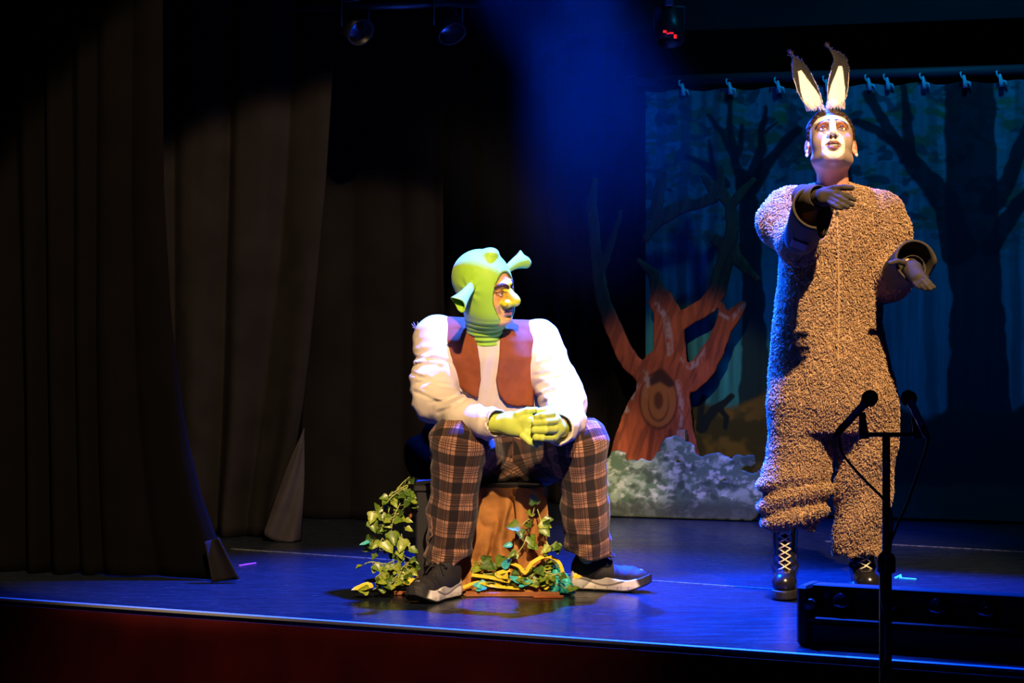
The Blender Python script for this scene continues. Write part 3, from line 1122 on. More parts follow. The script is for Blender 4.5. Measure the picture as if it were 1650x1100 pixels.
V, Q, C = merge([head_part, trunk_part])
man = obj('person', mesh_np('person', V, Q, color=C), M_SKIN, cat='person',
          label='person sitting on the draped stump in green hood, brown vest and plaid trousers')


def green_mat():
    m, nt, b = new_mat('green_stretch_fabric')
    b.inputs['Base Color'].default_value = (0.31, 0.58, 0.035, 1)
    b.inputs['Roughness'].default_value = 0.55
    spec(b, 0.3)
    b.inputs['Sheen Weight'].default_value = 0.15
    bump(nt, b, 30, 0.25, 0.004, 2)
    return m


M_GREEN = green_mat()
M_GLOVE_G = mat('yellow_green_glove', (0.50, 0.60, 0.09), 0.5, sp=0.3, bmp=(60, 0.12, 0.002))
for (V, Q), nm in ((glove_a, 'glove'), (glove_b, 'glove')):
    obj(nm, mesh_np(nm, relax(V, Q, 1, .4), Q), M_GLOVE_G, man, label='yellow-green fabric glove')

# hood
h0 = 0.0034
v = Vol((-.15, -.16, -.28), (.15, .17, .17), h0)
nl = HM.T @ (NECK - HEAD_O)
v.ell((0, -.019, .034), (.090, .107, .100))
v.ell((0, .014, -.024), (.084, .084, .096), .03)
v.ell((0, .028, -.076), (.070, .068, .055), .03)
v.cap((0, -.020, -.06), nl + (0, .005, -.02), .064, .070, .035)
v.ell((0, .030, .128), (.020, .022, .014), .035)
# opening round the face
v.field(lambda X, Y, Z: np.maximum((np.sqrt((X / .0570) ** 2 + ((Z + .022) / .086) ** 2) - 1) * .057, .020 - Y), .006, 's')
v.ell((0, .03, -.014), (.058, .062, .080), .002, 's')
# creases of the stretched cloth: radiating from the ear seams and round the neck


def creases(X, Y, Z):
    r = np.sqrt((Y + .004) ** 2 + (Z - .01) ** 2)
    ang = np.arctan2(Z - .01, Y + .004)
    side = sstep(.03, .06, np.abs(X))
    d = -.0016 * np.sin(ang * 7 + 1.1) * side * (1 - sstep(.02, .075, r)) * sstep(.006, .016, r)
    ring = sstep(-.085, -.12, Z)
    return d + ring * .0028 * np.sin(Z * 330 + 16 * Y + 9 * X)


v.field(creases, 0, 'd')
V, Q = v.skin()
hood = obj('hood', mesh_np('hood', to_world(V, HM, HEAD_O), Q), M_GREEN, man, label='green stretch hood with trumpet ears')

# trim round the opening of the hood
ring = []
for i in range(49):
    a = 2 * math.pi * i / 48
    px_, pz_ = .0590 * math.cos(a), -.022 + .088 * math.sin(a)
    best = None
    for yy in np.arange(.12, -.05, -.002):
        i3 = [int(round((q - lo) / h0)) for q, lo in zip((px_ * 1.06, yy, -.022 + (pz_ + .022) * 1.06), v.lo)]
        if all(0 <= q < n for q, n in zip(i3, v.D.shape)) and v.D[tuple(i3)] < 0:
            best = yy
            break
    ring.append((px_, (best if best is not None else .03) + .0015, pz_))
ring = to_world(np.array(ring), HM, HEAD_O)
ring = np.array([ring[[(i + k) % 48 for k in (-2, -1, 0, 1, 2)]].mean(0) for i in range(48)] + [ring[[46, 47, 0, 1, 2]].mean(0)])
MB().tube(list(ring), 0.0016, 6, False).build('seam', mat('dark_green_seam', (0.10, 0.16, 0.02), 0.7), hood, smooth=True)


def trumpet(name, base, mid, tip, r, parent, flare=1.5, twist=0.0):
    pts = bez([base, mid, tip], 10)
    n, k = 28, len(pts)
    V, F = [], []
    ax = unit(tip - base)
    a = unit(np.cross(ax, (0, 1, 0.2)))
    for layer in (0, 1):
        for i, p in enumerate(pts):
            t = i / (k - 1)
            tt = unit(pts[min(i + 1, k - 1)] - pts[max(i - 1, 0)])
            a2 = unit(a - tt * (a @ tt))
            b2 = np.cross(tt, a2)
            rr = r * (0.82 + (flare - .82) * t ** 1.7) - (0.004 if layer else 0)
            for j in range(n):
                w = 2 * math.pi * j / n
                lip = 1 + (0.16 * math.cos(2 * w + twist) + .07 * math.cos(3 * w + 1)) * t ** 3
                V.append(p + tt * (.007 * math.cos(2 * w + 1 + twist) * t ** 4) + rr * lip * (a2 * math.cos(w) * 1.05 + b2 * math.sin(w) * .72))
    m = n * k
    for i in range(k - 1):
        for j in range(n):
            q = (i * n + j, i * n + (j + 1) % n, (i + 1) * n + (j + 1) % n, (i + 1) * n + j)
            F.append(q)
            F.append(tuple(m + x for x in q[::-1]))
    for j in range(n):
        e = (k - 1) * n
        F.append((e + j, e + (j + 1) % n, m + e + (j + 1) % n, m + e + j))
    F.append(tuple(range(m, m + n)))
    return MB().add(V, F).build(name, M_GREEN, parent, smooth=True)


trumpet('ear', P(764, 456, 7.985), P(750, 474, 7.925), P(738, 489, 7.875), .0165, hood, 1.65)
trumpet('ear', P(814, 436, 8.10), P(829, 425, 8.14), P(845, 418, 8.18), .0165, hood, 1.75, 1.2)

# ------------------------------------------------------------------ shirt
v = Vol((-.42, 7.62, 0.36), (.40, 8.60, 1.0), 0.0052)
zc = [P(0, q, 8.2)[2] for q in (530, 548, 575, 610, 650, 700, 740)]
v.loft(zc, [P(q, 0, 8.2)[0] for q in (788, 788, 788, 790, 795, 802, 806)], [8.17, 8.20, 8.22, 8.25, 8.28, 8.31, 8.33],
       [.075, .135, .165, .172, .175, .172, .170], [.075, .105, .128, .140, .152, .158, .150], .03)
v.cap(SHO_A + (.02, 0, -.01), SHO_B + (-.02, 0, -.01), .070, .070, .05)
A1 = [SHO_A, ELB_A, P(748, 672, 7.93), P(786, 682, 7.82), P(800, 680, 7.785)]
B1 = [SHO_B, ELB_B, P(912, 678, 7.93), P(904, 688, 7.83), P(899, 690, 7.79)]
v.chain(A1, (.083, .073, .060, .048, .046), .03)
v.chain(B1, (.078, .074, .062, .052, .052), .03)
v.ell(P(690, 618, 8.14), (.06, .07, .08), .04)
v.ell(P(905, 630, 8.14), (.065, .07, .07), .04)


def folds(X, Y, Z):
    px, py = pxy(X, Y, Z)
    w = noise(X * 9, Y * 9, Z * 9)
    sl = sstep(725, 700, px) + sstep(855, 880, px)
    q = (py + 0.40 * (px - 700) * np.where(px < 790, 1, -1)) / 3.7 + 5.5 * w
    band = sstep(.45, .62, fbm(X * 7, Y * 7, Z * 5 + 8))
    d = .0060 * (np.abs(np.sin(.5 * q)) ** .7 - .6) * sl * sstep(545, 575, py) * (.25 + band)
    d = d + .0042 * (fbm(X * 15, Y * 15, Z * 30 + 3) - .5) * 2 * (.35 + .65 * np.clip(sl, 0, 1))
    d = d + .0035 * np.sin((px + .16 * py) / 3.6) * sstep(765, 775, px) * sstep(812, 800, px) * sstep(540, 590, py)
    for (y0, a, x0, x1) in ((572, .20, 660, 735), (586, .10, 660, 720), (602, .22, 660, 728), (618, .06, 668, 735), (632, .30, 664, 716), (650, -.25, 690, 760),
                            (668, -.5, 700, 770), (590, -.35, 862, 905), (606, -.30, 858, 912), (622, -.45, 862, 925), (640, -.25, 858, 925), (652, -.5, 870, 935)):
        q = (py - y0 - a * (px - x0) - 2.5 * np.sin(px / 13 + y0)) / 2.6
        e = sstep(x0 - 4, x0 + 8, px) * sstep(x1 + 4, x1 - 14, px) * (Y < 8.22)
        d = d + (.0052 * np.exp(-q * q) - .0030 * np.exp(-(q + 2.2) ** 2)) * e
    return d


v.field(folds, 0, 'd')
# cuffs are open: hollow the sleeve ends
v.cap(P(796, 681, 7.80), P(812, 683, 7.75), .041, .044, .002, 's')
v.cap(P(900, 690, 7.81), P(897, 691, 7.73), .044, .048, .002, 's')
fa = unit(P(806, 683, 7.775) - P(780, 680, 7.83))
fb = unit(P(896, 690, 7.77) - P(904, 688, 7.85))


def cuff_cut(X, Y, Z):
    pa = P(806, 682, 7.785)
    pb = P(897, 690, 7.785)
    da = (X - pa[0]) * fa[0] + (Y - pa[1]) * fa[1] + (Z - pa[2]) * fa[2]
    db = (X - pb[0]) * fb[0] + (Y - pb[1]) * fb[1] + (Z - pb[2]) * fb[2]
    ra = np.sqrt((X - pa[0]) ** 2 + (Y - pa[1]) ** 2 + (Z - pa[2]) ** 2)
    rb = np.sqrt((X - pb[0]) ** 2 + (Y - pb[1]) ** 2 + (Z - pb[2]) ** 2)
    return np.minimum(np.maximum(-da, ra - .085), np.maximum(-db, rb - .075))


v.field(cuff_cut, 0, 's')
v.field(lambda X, Y, Z: np.where(Y > 8.04, P(0, 676, 8.3)[2], .40) - Z, 0, 'i')
V, Q = v.skin()
SHIRT_D = v
M_SHIRT = mat('cream_jersey', (0.62, 0.54, 0.43), 0.85, sp=0.10, bmp=(90, 0.15, 0.001))
shirt = obj('shirt', mesh_np('shirt', relax(V, Q, 1, .4), Q), M_SHIRT, man, label='cream long-sleeved shirt')

# ------------------------------------------------------------------ vest
v = Vol((-.34, 7.95, 0.52), (.20, 8.56, 0.98), 0.0050)
v.loft(zc, [P(q, 0, 8.2)[0] for q in (788, 788, 788, 790, 795, 802, 806)], [8.17, 8.20, 8.22, 8.25, 8.28, 8.31, 8.33],
       [.090, .146, .178, .186, .190, .188, .180], [.083, .116, .141, .154, .168, .170, .165], .03)
v.cap(SHO_A + (.03, 0, -.004), SHO_B + (-.03, 0, -.004), .080, .080, .05)
VEST_L = [(690, 480), (752, 490), (763, 520), (768, 552), (774, 585), (776, 612), (770, 641), (757, 634), (738, 622), (728, 608), (726, 575), (721, 552), (707, 526), (692, 515)]
VEST_R = [(835, 490), (815, 505), (806, 545), (803, 585), (801, 612), (806, 634), (818, 650), (834, 657), (858, 654), (859, 600), (863, 560), (862, 530), (858, 505), (850, 495)]


def vest_region(X, Y, Z):
    px, py = pxy(X, Y, Z)
    f = np.minimum(poly2(px[:, :1, :] * 0 + px, py + 0 * px, VEST_L), poly2(px + 0 * py, py + 0 * px, VEST_R)) / 480
    back = np.maximum(8.235 - Y, np.maximum(np.abs(px - 785) / 480 - .178, (py - 655) / 480))
    return np.minimum(f, back)


v.field(vest_region, .002, 'i')
v.field(lambda X, Y, Z: .004 * np.sin(X * 60 + 20 * Z) * sstep(.95, .6, Z) + .006 * (fbm(X * 14, Y * 10, Z * 14) - .5), 0, 'd')
V, Q = v.skin()
M_VEST = mat('russet_felt', (0.235, 0.066, 0.024), 0.9, sp=0.1, var=0.12, vscale=30, bmp=(200, 0.2, 0.001))
vest = obj('vest', mesh_np('vest', V, Q), M_VEST, man, label='russet brown open vest')
M_THREAD = mat('loose_thread', (0.35, 0.3, 0.4), 0.9)
mb = MB()
q = P(674, 531, 8.27)
for dx, dz in ((-.020, .010), (-.016, .026), (-.008, -.018), (-.002, .028), (-.022, .020)):
    mb.tube([q, q + (dx * .6, -.01, dz * .5), q + (dx, -.012, dz)], 0.0011, 4)
mb.build('loose_threads', M_THREAD, vest, kind='stuff')
# belt with buckle seen under the vest
mb = MB()
ctr = P(803, 668, 8.3)
mb.lathe([(-.018, .172), (.018, .174)], ctr, (0, 0, 1), 40)
bl = mb.build('belt', M_PLASTIC_B, man, smooth=True)
bl.scale = (1, .93, 1)
bl.location = (0, ctr[1] * .07, 0)

# ------------------------------------------------------------------ trousers
v = Vol((-.36, 7.72, 0.05), (.40, 8.58, 0.60), 0.0052)
v.ell(P(815, 735, 8.38), (.185, .165, .115))
v.ell(P(815, 700, 8.34), (.175, .155, .10), .05)
LEGS = []
for hip, knee, ank, wk in ((HIP_A, KNEE_A, P(717, 935, 8.00), .090), (HIP_B, KNEE_B, P(953, 925, 8.14), .090)):
    mid = (knee + ank) / 2 + (0, .015, 0)
    v.chain([hip, knee], (.112, wk * .97), .05)
    v.chain([knee, mid, ank], (wk * .97, .080, .076), .03)
    LEGS.append((hip, knee, ank))
v.ell(KNEE_A + (0, .01, .016), (.088, .085, .065), .04)
v.ell(KNEE_B + (0, .01, .016), (.088, .085, .070), .04)


def tfolds(X, Y, Z):
    px, py = pxy(X, Y, Z)
    lower = sstep(.24, .10, Z)
    d = .0045 * np.sin((py + .5 * px) / 5.0 + 6 * noise(X * 10, Y * 10, Z * 10)) * (.25 + .9 * lower)
    d = d + .012 * (fbm(X * 11, Y * 11, Z * 9 + 4) - .5)
    side = np.where(px < 830, px - 742, px - 945)
    return d + .0035 * np.sin(side / 6.5 + py / 40) * sstep(.5, .4, Z)


v.field(tfolds, 0, 'd')


def hem(X, Y, Z):
    px, py = pxy(X, Y, Z)
    lim = np.where(px < 830, 0.106 + .018 * (px - 716) / 38 + .012 * np.sin(px / 9), .118 - .012 * (px - 953) / 38 + .01 * np.sin(px / 11))
    return lim - Z


v.field(hem, .004, 'i')
for ank in (ANK_A, ANK_B):
    v.cap(ank + (0, 0, -.08), ank + (0, 0, .02), .062, .062, .003, 's')
V, Q = v.skin()
V = relax(V, Q, 1, .4)


def plaid_uv(V):
    """cloth coordinates: round the leg, and along it over the bent knee"""
    best = np.full(len(V), 1e9)
    U = np.zeros((len(V), 3), np.float32)
    R = .092
    for li, (hip, knee, ank) in enumerate(LEGS):
        e1, e2 = unit(knee - hip), unit(ank - knee)
        lat = unit(np.cross(e1, e2))
        n1 = unit(np.cross(lat, e1)) * -1      # outer side of the thigh
        if n1 @ e2 > 0:
            n1 = -n1
        n2 = unit(np.cross(lat, e2))
        if n2 @ e1 < 0:
            n2 = -n2
        L1 = np.linalg.norm(knee - hip)
        rel = V - knee
        la = rel @ lat
        a1, a2 = rel @ e1, rel @ e2
        f1, f2 = rel @ n1, rel @ n2
        wedge = (a1 > 0) & (f1 > 0) & (f2 > 0)
        d1, _ = seg(V[:, 0], V[:, 1], V[:, 2], hip, knee)
        d2, _ = seg(V[:, 0], V[:, 1], V[:, 2], knee, ank)
        thigh = d1 < d2
        u = np.where(wedge, np.arctan2(la, np.hypot(f1, f2)), np.where(thigh, np.arctan2(la, f1), np.arctan2(la, f2))) * R
        bend = np.arccos(np.clip(n1 @ n2, -1, 1))
        phi = np.clip(np.arctan2(f2, f1), 0, bend)
        vv = np.where(wedge, R * phi, np.where(thigh, a1, R * bend + a2))
        d = np.minimum(d1, d2)
        m = d < best
        best = np.where(m, d, best)
        U[m, 0] = u[m] + .035 * li
        U[m, 1] = vv[m]
    return U


def plaid_mat():
    m, nt, b = new_mat('brown_plaid_flannel')
    L = nt.links.new
    at = nt.nodes.new('ShaderNodeAttribute')
    at.attribute_name = 'weave'
    sx = nt.nodes.new('ShaderNodeSeparateXYZ')
    L(at.outputs['Vector'], sx.inputs[0])

    def mth(op, a, b_=None, c_=None):
        n = nt.nodes.new('ShaderNodeMath')
        n.operation = op
        for i, q in enumerate((a, b_, c_)):
            if q is None:
                continue
            if isinstance(q, (int, float)):
                n.inputs[i].default_value = q
            else:
                L(q, n.inputs[i])
        return n.outputs[0]

    def bands(s, period, shift):
        f = mth('FRACT', mth('ADD', mth('DIVIDE', s, period), 10.0 + shift))
        wide = mth('LESS_THAN', mth('ABSOLUTE', mth('SUBTRACT', f, .25)), .20)
        thin = None
        for c0, w in ((.62, .016), (.70, .022), (.78, .016), (.90, .018), (.56, .012)):
            q = mth('LESS_THAN', mth('ABSOLUTE', mth('SUBTRACT', f, c0)), w)
            thin = q if thin is None else mth('MAXIMUM', thin, q)
        return wide, thin
    wu, tu = bands(sx.outputs[0], .100, .0)
    wv, tv = bands(sx.outputs[1], .098, .12)
    dark = mth('MULTIPLY', mth('ADD', wu, wv), .48)
    dark = mth('ADD', dark, mth('MULTIPLY', mth('MAXIMUM', tu, tv), .42))
    dark = mth('MINIMUM', dark, 1.0)
    nz = nt.nodes.new('ShaderNodeTexNoise')
    nz.inputs['Scale'].default_value = 260
    nz.inputs['Detail'].default_value = 2
    dark = mth('ADD', dark, mth('MULTIPLY', mth('SUBTRACT', nz.outputs['Fac'], .5), .35))
    rp = nt.nodes.new('ShaderNodeValToRGB')
    e = rp.color_ramp.elements
    e[0].position, e[0].color = 0.0, (0.30, 0.155, 0.095, 1)
    e[1].position, e[1].color = 0.95, (0.014, 0.010, 0.010, 1)
    x = e.new(.48)
    x.color = (0.055, 0.030, 0.021, 1)
    L(dark, rp.inputs['Fac'])
    L(rp.outputs['Color'], b.inputs['Base Color'])
    b.inputs['Roughness'].default_value = 0.95
    spec(b, 0.1)
    b.inputs['Sheen Weight'].default_value = 0.1
    bp = nt.nodes.new('ShaderNodeBump')
    bp.inputs['Strength'].default_value = .15
    bp.inputs['Distance'].default_value = .001
    L(nz.outputs['Fac'], bp.inputs['Height'])
    L(bp.outputs['Normal'], b.inputs['Normal'])
    return m


trs = obj('trousers', mesh_np('trousers', V, Q, attr=plaid_uv(V)), plaid_mat(), man, label='brown and black plaid flannel trousers')


g_ = np.random.default_rng(4)
MB().tube([P(x_ + g_.normal() * 1.5, y_, 7.925) for x_, y_ in zip(np.interp(np.linspace(712, 868, 26), [712, 760, 800, 868], [695, 697, 700, 694]), np.linspace(712, 868, 26))],
          list(.0022 + .0012 * g_.random(26)), 5).build('frayed_seam', mat('frayed_brown_edge', (.22, .11, .07), .95), trs, smooth=True)

# ------------------------------------------------------------------ running shoes
def foot_half(t):
    """half width of the footprint along the foot, heel t=0 to toe t=1"""
    return np.interp(t, [0, .04, .12, .3, .5, .7, .85, .95, 1.0], [.012, .026, .034, .033, .034, .045, .042, .028, .010])


M_SHOE = mat('black_mesh_shoe', (0.014, 0.013, 0.014), 0.75, sp=0.3, bmp=(500, .5, .001))
M_SOLE = paint_mat('foam_sole', 0.6, 0.3)
M_LACE_B = mat('black_lace', (0.02, 0.02, 0.022), 0.8)
M_FLASH = mat('reflective_mark', (0.7, 0.7, 0.7), 0.4)


def running_shoe(origin, fwd, label):
    """origin: under the heel"""
    L = .285
    M = frame(fwd, (0, 0, 1))
    origin = np.asarray(origin, float)

    def lift(y):
        t = y / L
        return .032 * np.clip((t - .68) / .32, 0, 1) ** 2 + .012 * np.clip((.10 - t) / .10, 0, 1) ** 2
    # sole
    v = Vol((-.07, -.03, -.01), (.07, L + .03, .10), .0022)

    def sole(X, Y, Z):
        t = np.clip(Y / L, 0, 1)
        hw = foot_half(t) * 1.10 + .004 * (1 - np.abs(Z - .02) / .03)
        top = np.interp(t, [0, .1, .35, .6, .85, 1], [.062, .060, .050, .042, .036, .030]).astype(np.float32) + lift(Y)
        bot = lift(Y)
        dx = np.abs(X) - hw
        dz = np.maximum(bot - Z, Z - top)
        dy = np.maximum(-Y, Y - L)
        return np.maximum(np.maximum(dx, dz), dy)
    v.put(sole, (-.06, 0, 0), (.06, L, .09))
    V, Q = v.skin()
    V = relax(V, Q, 3, .5)
    t = V[:, 1] / L
    rel = V[:, 2] - lift(V[:, 1])
    c = np.zeros_like(V) + np.array([.72, .68, .62], np.float32)
    wave = .030 + .010 * np.sin(t * 9 + .5)
    c = mix(c, (.16, .15, .15), (1 - sstep(.002, .005, np.abs(rel - wave))) * sstep(.06, .1, t) * sstep(.76, .70, t))
    c = mix(c, (.30, .29, .29), sstep(.002, .006, rel - wave) * sstep(.1, .14, t) * sstep(.64, .56, t) * .75)
    c = mix(c, (.02, .02, .02), np.maximum(np.maximum(sstep(.0075, .0045, rel), sstep(.925, .945, t)), sstep(.86, .90, t + (rel - .02) * 1.5)))
    for g in (.18, .33, .48, .62, .76):
        c = mix(c, (.25, .23, .2), (1 - sstep(.003, .007, np.abs(t - g - rel * 1.2))) * sstep(.018, .014, rel))
    so = mesh_np('sole', to_world(V, M, origin), Q, color=c)
    # upper
    v = Vol((-.07, -.03, .01), (.07, L + .03, .17), .0036)
    v.ell((0, .050, .062), (.035, .052, .062))
    v.cap((0, .055, .07), (0, .105, .060), .034, .036, .03)
    v.cap((0, .105, .058), (0, .195, .043), .036, .033, .03)
    v.ell((0, .218, .048), (.041, .053, .032), .03)
    v.cap((0, .045, .095), (0, .075, .105), .034, .034, .02)
    v.cap((0, .042, .145), (0, .078, .150), .030, .030, .006, 's')
    v.cap((0, .10, .105), (0, .135, .088), .016, .014, .012)
    v.field(lambda X, Y, Z: .018 + lift(Y) * .6 - Z, 0, 'i')
    v.field(lambda X, Y, Z: .0012 * np.sin(Y * 190 + 30 * np.abs(X)) * sstep(.14, .2, Y), 0, 'd')
    V, Q = v.skin()
    return so, mesh_np('upper', to_world(V, M, origin), Q), M, origin


def shoe_thing(origin, fwd, parent, label):
    so, up, M, og = running_shoe(origin, fwd, label)
    r = obj('shoe', up, M_SHOE, parent, label=label)
    obj('sole', so, M_SOLE, r, label='white foam sole with grey groove and black toe')
    mb = MB()
    for i in range(5):
        y = .118 + i * .019
        z = .098 - i * .0098
        for s in (-1, 1):
            mb.tube(to_world(np.array([(-.026 * s, y, z - .010), (-.008 * s, y + .006, z + .004), (.012 * s, y + .013, z + .002), (.026 * s, y + .019, z - .018)]), M, og), .0024, 6)
    k = np.array([0, .112, .106])
    for s in (-1, 1):
        mb.tube(to_world(np.array(bez([k, k + (s * .016, .012, .016), k + (s * .034, .006, .002), k + (s * .018, .002, -.002), k], 6)), M, og), .0024, 6)
        mb.tube(to_world(np.array(bez([k, k + (s * .018, .018, .004), k + (s * .036, .030, -.022)], 6)), M, og), .0024, 6)
    mb.build('shoelace', M_LACE_B, r, smooth=True)
    MB().add(to_world(np.array([(-.006, .248, .0745), (.006, .248, .0745), (.006, .256, .0715), (-.006, .256, .0715), (0, .252, .0710)]), M, og),
             [(0, 1, 2, 3), (1, 0, 4), (2, 1, 4), (3, 2, 4), (0, 3, 4)]).build('reflective_mark', M_FLASH, r)
    return r


fA = unit((-.48, -.87, 0))
oA = P(735, 0, 8.01) * (1, 1, 0) + (0, 0, .003)
shoe_thing(oA, fA, man, 'black running shoe pointing to the audience')
fB = unit((.93, -.36, 0))
oB = np.array([P(922, 0, 8.17)[0], 8.19, .003])
shoe_thing(oB, fB, man, 'black running shoe turned sideways')
# ================================================================== standing person
WY = 8.02
WH_O = P(1339, 231, 8.03)
wF = unit((-.06, -math.cos(math.radians(31)), math.sin(math.radians(31))))
WM = frame(wF, (0.03, .5, 1))
W_NECK = P(1343, 305, 8.06)
hv = head_vol(0.0022, wide=1.02, mouth_open=.0085, neck=WM.T @ (W_NECK - WH_O))
V, Q = hv.skin()
V = relax(V, Q, 1, .4)
x, y, z = V.T
ad = np.abs(x)
skin = np.array([0.60, 0.30, 0.19], np.float32)
c = np.zeros_like(V) + skin
c *= (0.9 + 0.2 * fbm(x * 70, y * 70, z * 70))[:, None]
front = sstep(.010, .030, y)
jaw = sstep(-.125, -.112, z)
face = front * jaw * (1 - sstep(.064, .074, ad))
c = mix(c, (0.33, 0.245, 0.18), face)
# white centre: forehead, nose, muzzle
muz = np.hypot(ad / .040, np.maximum(np.abs(z + .066) - .004, 0) / .050)
white = 1 - sstep(.93, 1.03, muz)
fore = (1 - sstep(-.004, .004, ad - (.012 + np.clip(z - .01, 0, .05) * 1.25))) * sstep(-.05, -.03, z)
white = np.maximum(white, fore) * front * jaw
c = mix(c, (0.76, 0.69, 0.60), white)
shade = (1 - sstep(0, .014, np.abs(stroke(ad, z, [(.043, -.03), (.045, -.06), (.040, -.10)], [.002] * 3)))) * (muz > 1.0) * face
c = mix(c, (0.26, 0.19, 0.14), shade * .7)
# eye paint
sh = np.hypot((ad - .032) / .021, (z - .009) / .0165)
c = mix(c, (0.30, 0.105, 0.035), (1 - sstep(.75, 1.05, sh)) * sstep(-.006, .0, z) * face)
c = mix(c, (0.60, 0.26, 0.14), (1 - sstep(.001, .004, np.abs(sh - 1.05) * .02)) * sstep(.004, .008, z) * (ad > .03) * face * .6)
brow = stroke(ad, z, [(.010, .026), (.022, .0315), (.040, .0275), (.054, .013)], [.0034, .0042, .0033, .0014])
c = mix(c, (0.018, 0.010, 0.008), (1 - sstep(-.0008, .0014, brow)) * (y > .03))
inner = stroke(ad, z, [(.0125, .022), (.014, .010), (.017, .000)], [.0010, .0013, .0010])
c = mix(c, (0.07, 0.03, 0.02), (1 - sstep(0, .0016, inner)) * (y > .05) * .85)
lid = np.minimum(stroke(ad, z, [(.016, -.002), (.022, .0045), (.031, .0072), (.041, .0045), (.050, .001)], [.0018, .0025, .0029, .0025, .0016]),
                 stroke(ad, z, [(.017, -.003), (.031, -.0088), (.047, -.001)], [.0008, .0013, .0010]))
c = mix(c, (0.012, 0.008, 0.007), (1 - sstep(-.0004, .0012, lid)) * (y > .055))
ball = (np.hypot(np.hypot(ad - .031, y - .077), z) < .0146) & (np.hypot((ad - .031) / .0112, (z + .0012) / .0056) < 1) & (y > .08)
c[ball] = (0.62, 0.58, 0.52)
c[ball & (np.hypot(ad - .031, z - .0005) < .0058)] = (0.035, 0.02, 0.012)
# lips, teeth, nostrils
mz = z + .0700
lipu = stroke(ad, z, [(0, -.0620), (.010, -.0605), (.026, -.0672)], [.0045, .0048, .0020])
lipl = stroke(ad, z, [(0, -.0845), (.010, -.0830), (.025, -.0715)], [.0052, .0050, .0020])
c = mix(c, (0.22, 0.075, 0.05), (1 - sstep(-.0006, .0016, np.minimum(lipu, lipl))) * (y > .070))
ins = (np.sqrt((x / .020) ** 2 + ((y - .089) / .018) ** 2 + ((z + .0722) / .0068) ** 2) < 1.06) & (y < .097)
c[ins] = (0.03, 0.008, 0.006)
teeth = np.sqrt((x / .0165) ** 2 + ((y - .0875) / .0065) ** 2 + ((z + .0672) / .0050) ** 2) < 1.15
c[teeth & ins] = (0.72, 0.66, 0.55)
nos = (np.hypot(ad - .0075, z + .0432) < .0056) & (y > .085)
c[nos & (np.hypot(ad - .0075, z + .0432) < .0052)] = (0.03, 0.012, 0.010)
scalp = np.maximum(sstep(.058, .064, z + .9 * np.maximum(ad - .045, 0)), sstep(.028, .022, y) * sstep(-.02, .0, z))
c = mix(c, (0.030, 0.016, 0.010), scalp)
ear = (ad > .073) & (y < .03)
c = mix(c, (0.58, 0.24, 0.15), ear * .8)
w_head = (to_world(V, WM, WH_O), Q, c)

R_SHO, L_SHO = P(1272, 342, 8.03), P(1420, 350, 8.03)
R_ELB, L_ELB = P(1286, 392, 7.84), P(1432, 448, 8.0)
R_WRI, L_WRI = P(1313, 320, 7.615), P(1461, 427, 7.80)
v = Vol((.80, 7.48, .02), (1.46, 8.24, 1.46), .009)
v.cap(P(1342, 640, 8.04), P(1343, 520, 8.03), .115, .10)
v.cap(P(1343, 520, 8.03), P(1343, 385, 8.04), .10, .10, .05)
v.cap(P(1343, 385, 8.06), W_NECK + (0, .01, -.02), .08, .046, .04)
v.cap(R_SHO, L_SHO, .055, .055, .04)
v.chain([R_SHO, R_ELB, R_WRI], (.045, .038, .024), .02)
v.chain([L_SHO, L_ELB, L_WRI], (.045, .038, .024), .02)
v.chain([P(1292, 650, 8.04), P(1285, 760, 8.03), P(1266, 850, 8.05), P(1265, 940, 8.05)], (.082, .060, .028, .028), .03)
v.chain([P(1395, 650, 8.04), P(1392, 770, 8.04), P(1389, 870, 8.07), P(1389, 940, 8.08)], (.082, .060, .028, .028), .03)
for p, q in ((P(1264, 945, 8.06), P(1259, 952, 7.92)), (P(1389, 945, 8.08), P(1389, 950, 7.95))):
    v.cap(p, q, .033, .026, .02)
V, Q = v.skin()
V, Q, C = merge([w_head, (V, Q, skin)])
woman = obj('person', mesh_np('person', V, Q, color=C), M_SKIN, cat='person',
            label='person standing in a fluffy grey-brown jumpsuit with upright ears, one arm reaching forward')

# hair: drawn back, close to the skull
v = Vol((-.12, -.16, -.16), (.12, .14, .17), .0032)
v.ell((0, -.016, .034), (.083, .104, .100))
v.ell((0, -.05, -.03), (.066, .062, .075), .03)
v.ell((0, -.115, .03), (.036, .035, .036), .01)


def hairline(X, Y, Z):
    lim = np.interp(Z, [-.12, -.06, -.02, .02, .05, .075, .095, .13], [-.03, -.03, .010, .034, .048, .060, .058, .0]).astype(np.float32)
    lim = lim - .55 * np.maximum(np.abs(X) - .045, 0)
    lim = np.where(Z > .075, .072 - (Z - .075) * .15 - 6 * X * X, lim)
    return Y - lim


v.field(hairline, .006, 'i')
v.field(lambda X, Y, Z: .0012 * np.sin(np.arctan2(X, Z + .02) * 44 + 3 * noise(X * 40, Y * 40, Z * 40)), 0, 'd')
V, Q = v.skin()
M_HAIR = mat('dark_brown_hair', (0.030, 0.016, 0.010), 0.5, sp=0.4, bmp=(200, .3, .001))
obj('hair', mesh_np('hair', to_world(V, WM, WH_O), Q), M_HAIR, woman, label='dark brown hair drawn back')
M_PEARL = mat('pearl_earring', (0.8, 0.74, 0.6), 0.3, sp=0.6)
for s in (-1, 1):
    q = to_world(np.array([[s * .083, .004, -.051]]), WM, WH_O)[0]
    MB().lathe([(-.006, .001), (-.005, .0042), (0, .006), (.005, .0042), (.006, .001)], q, (0, 0, 1), 10).build('earring', M_PEARL, woman, smooth=True)


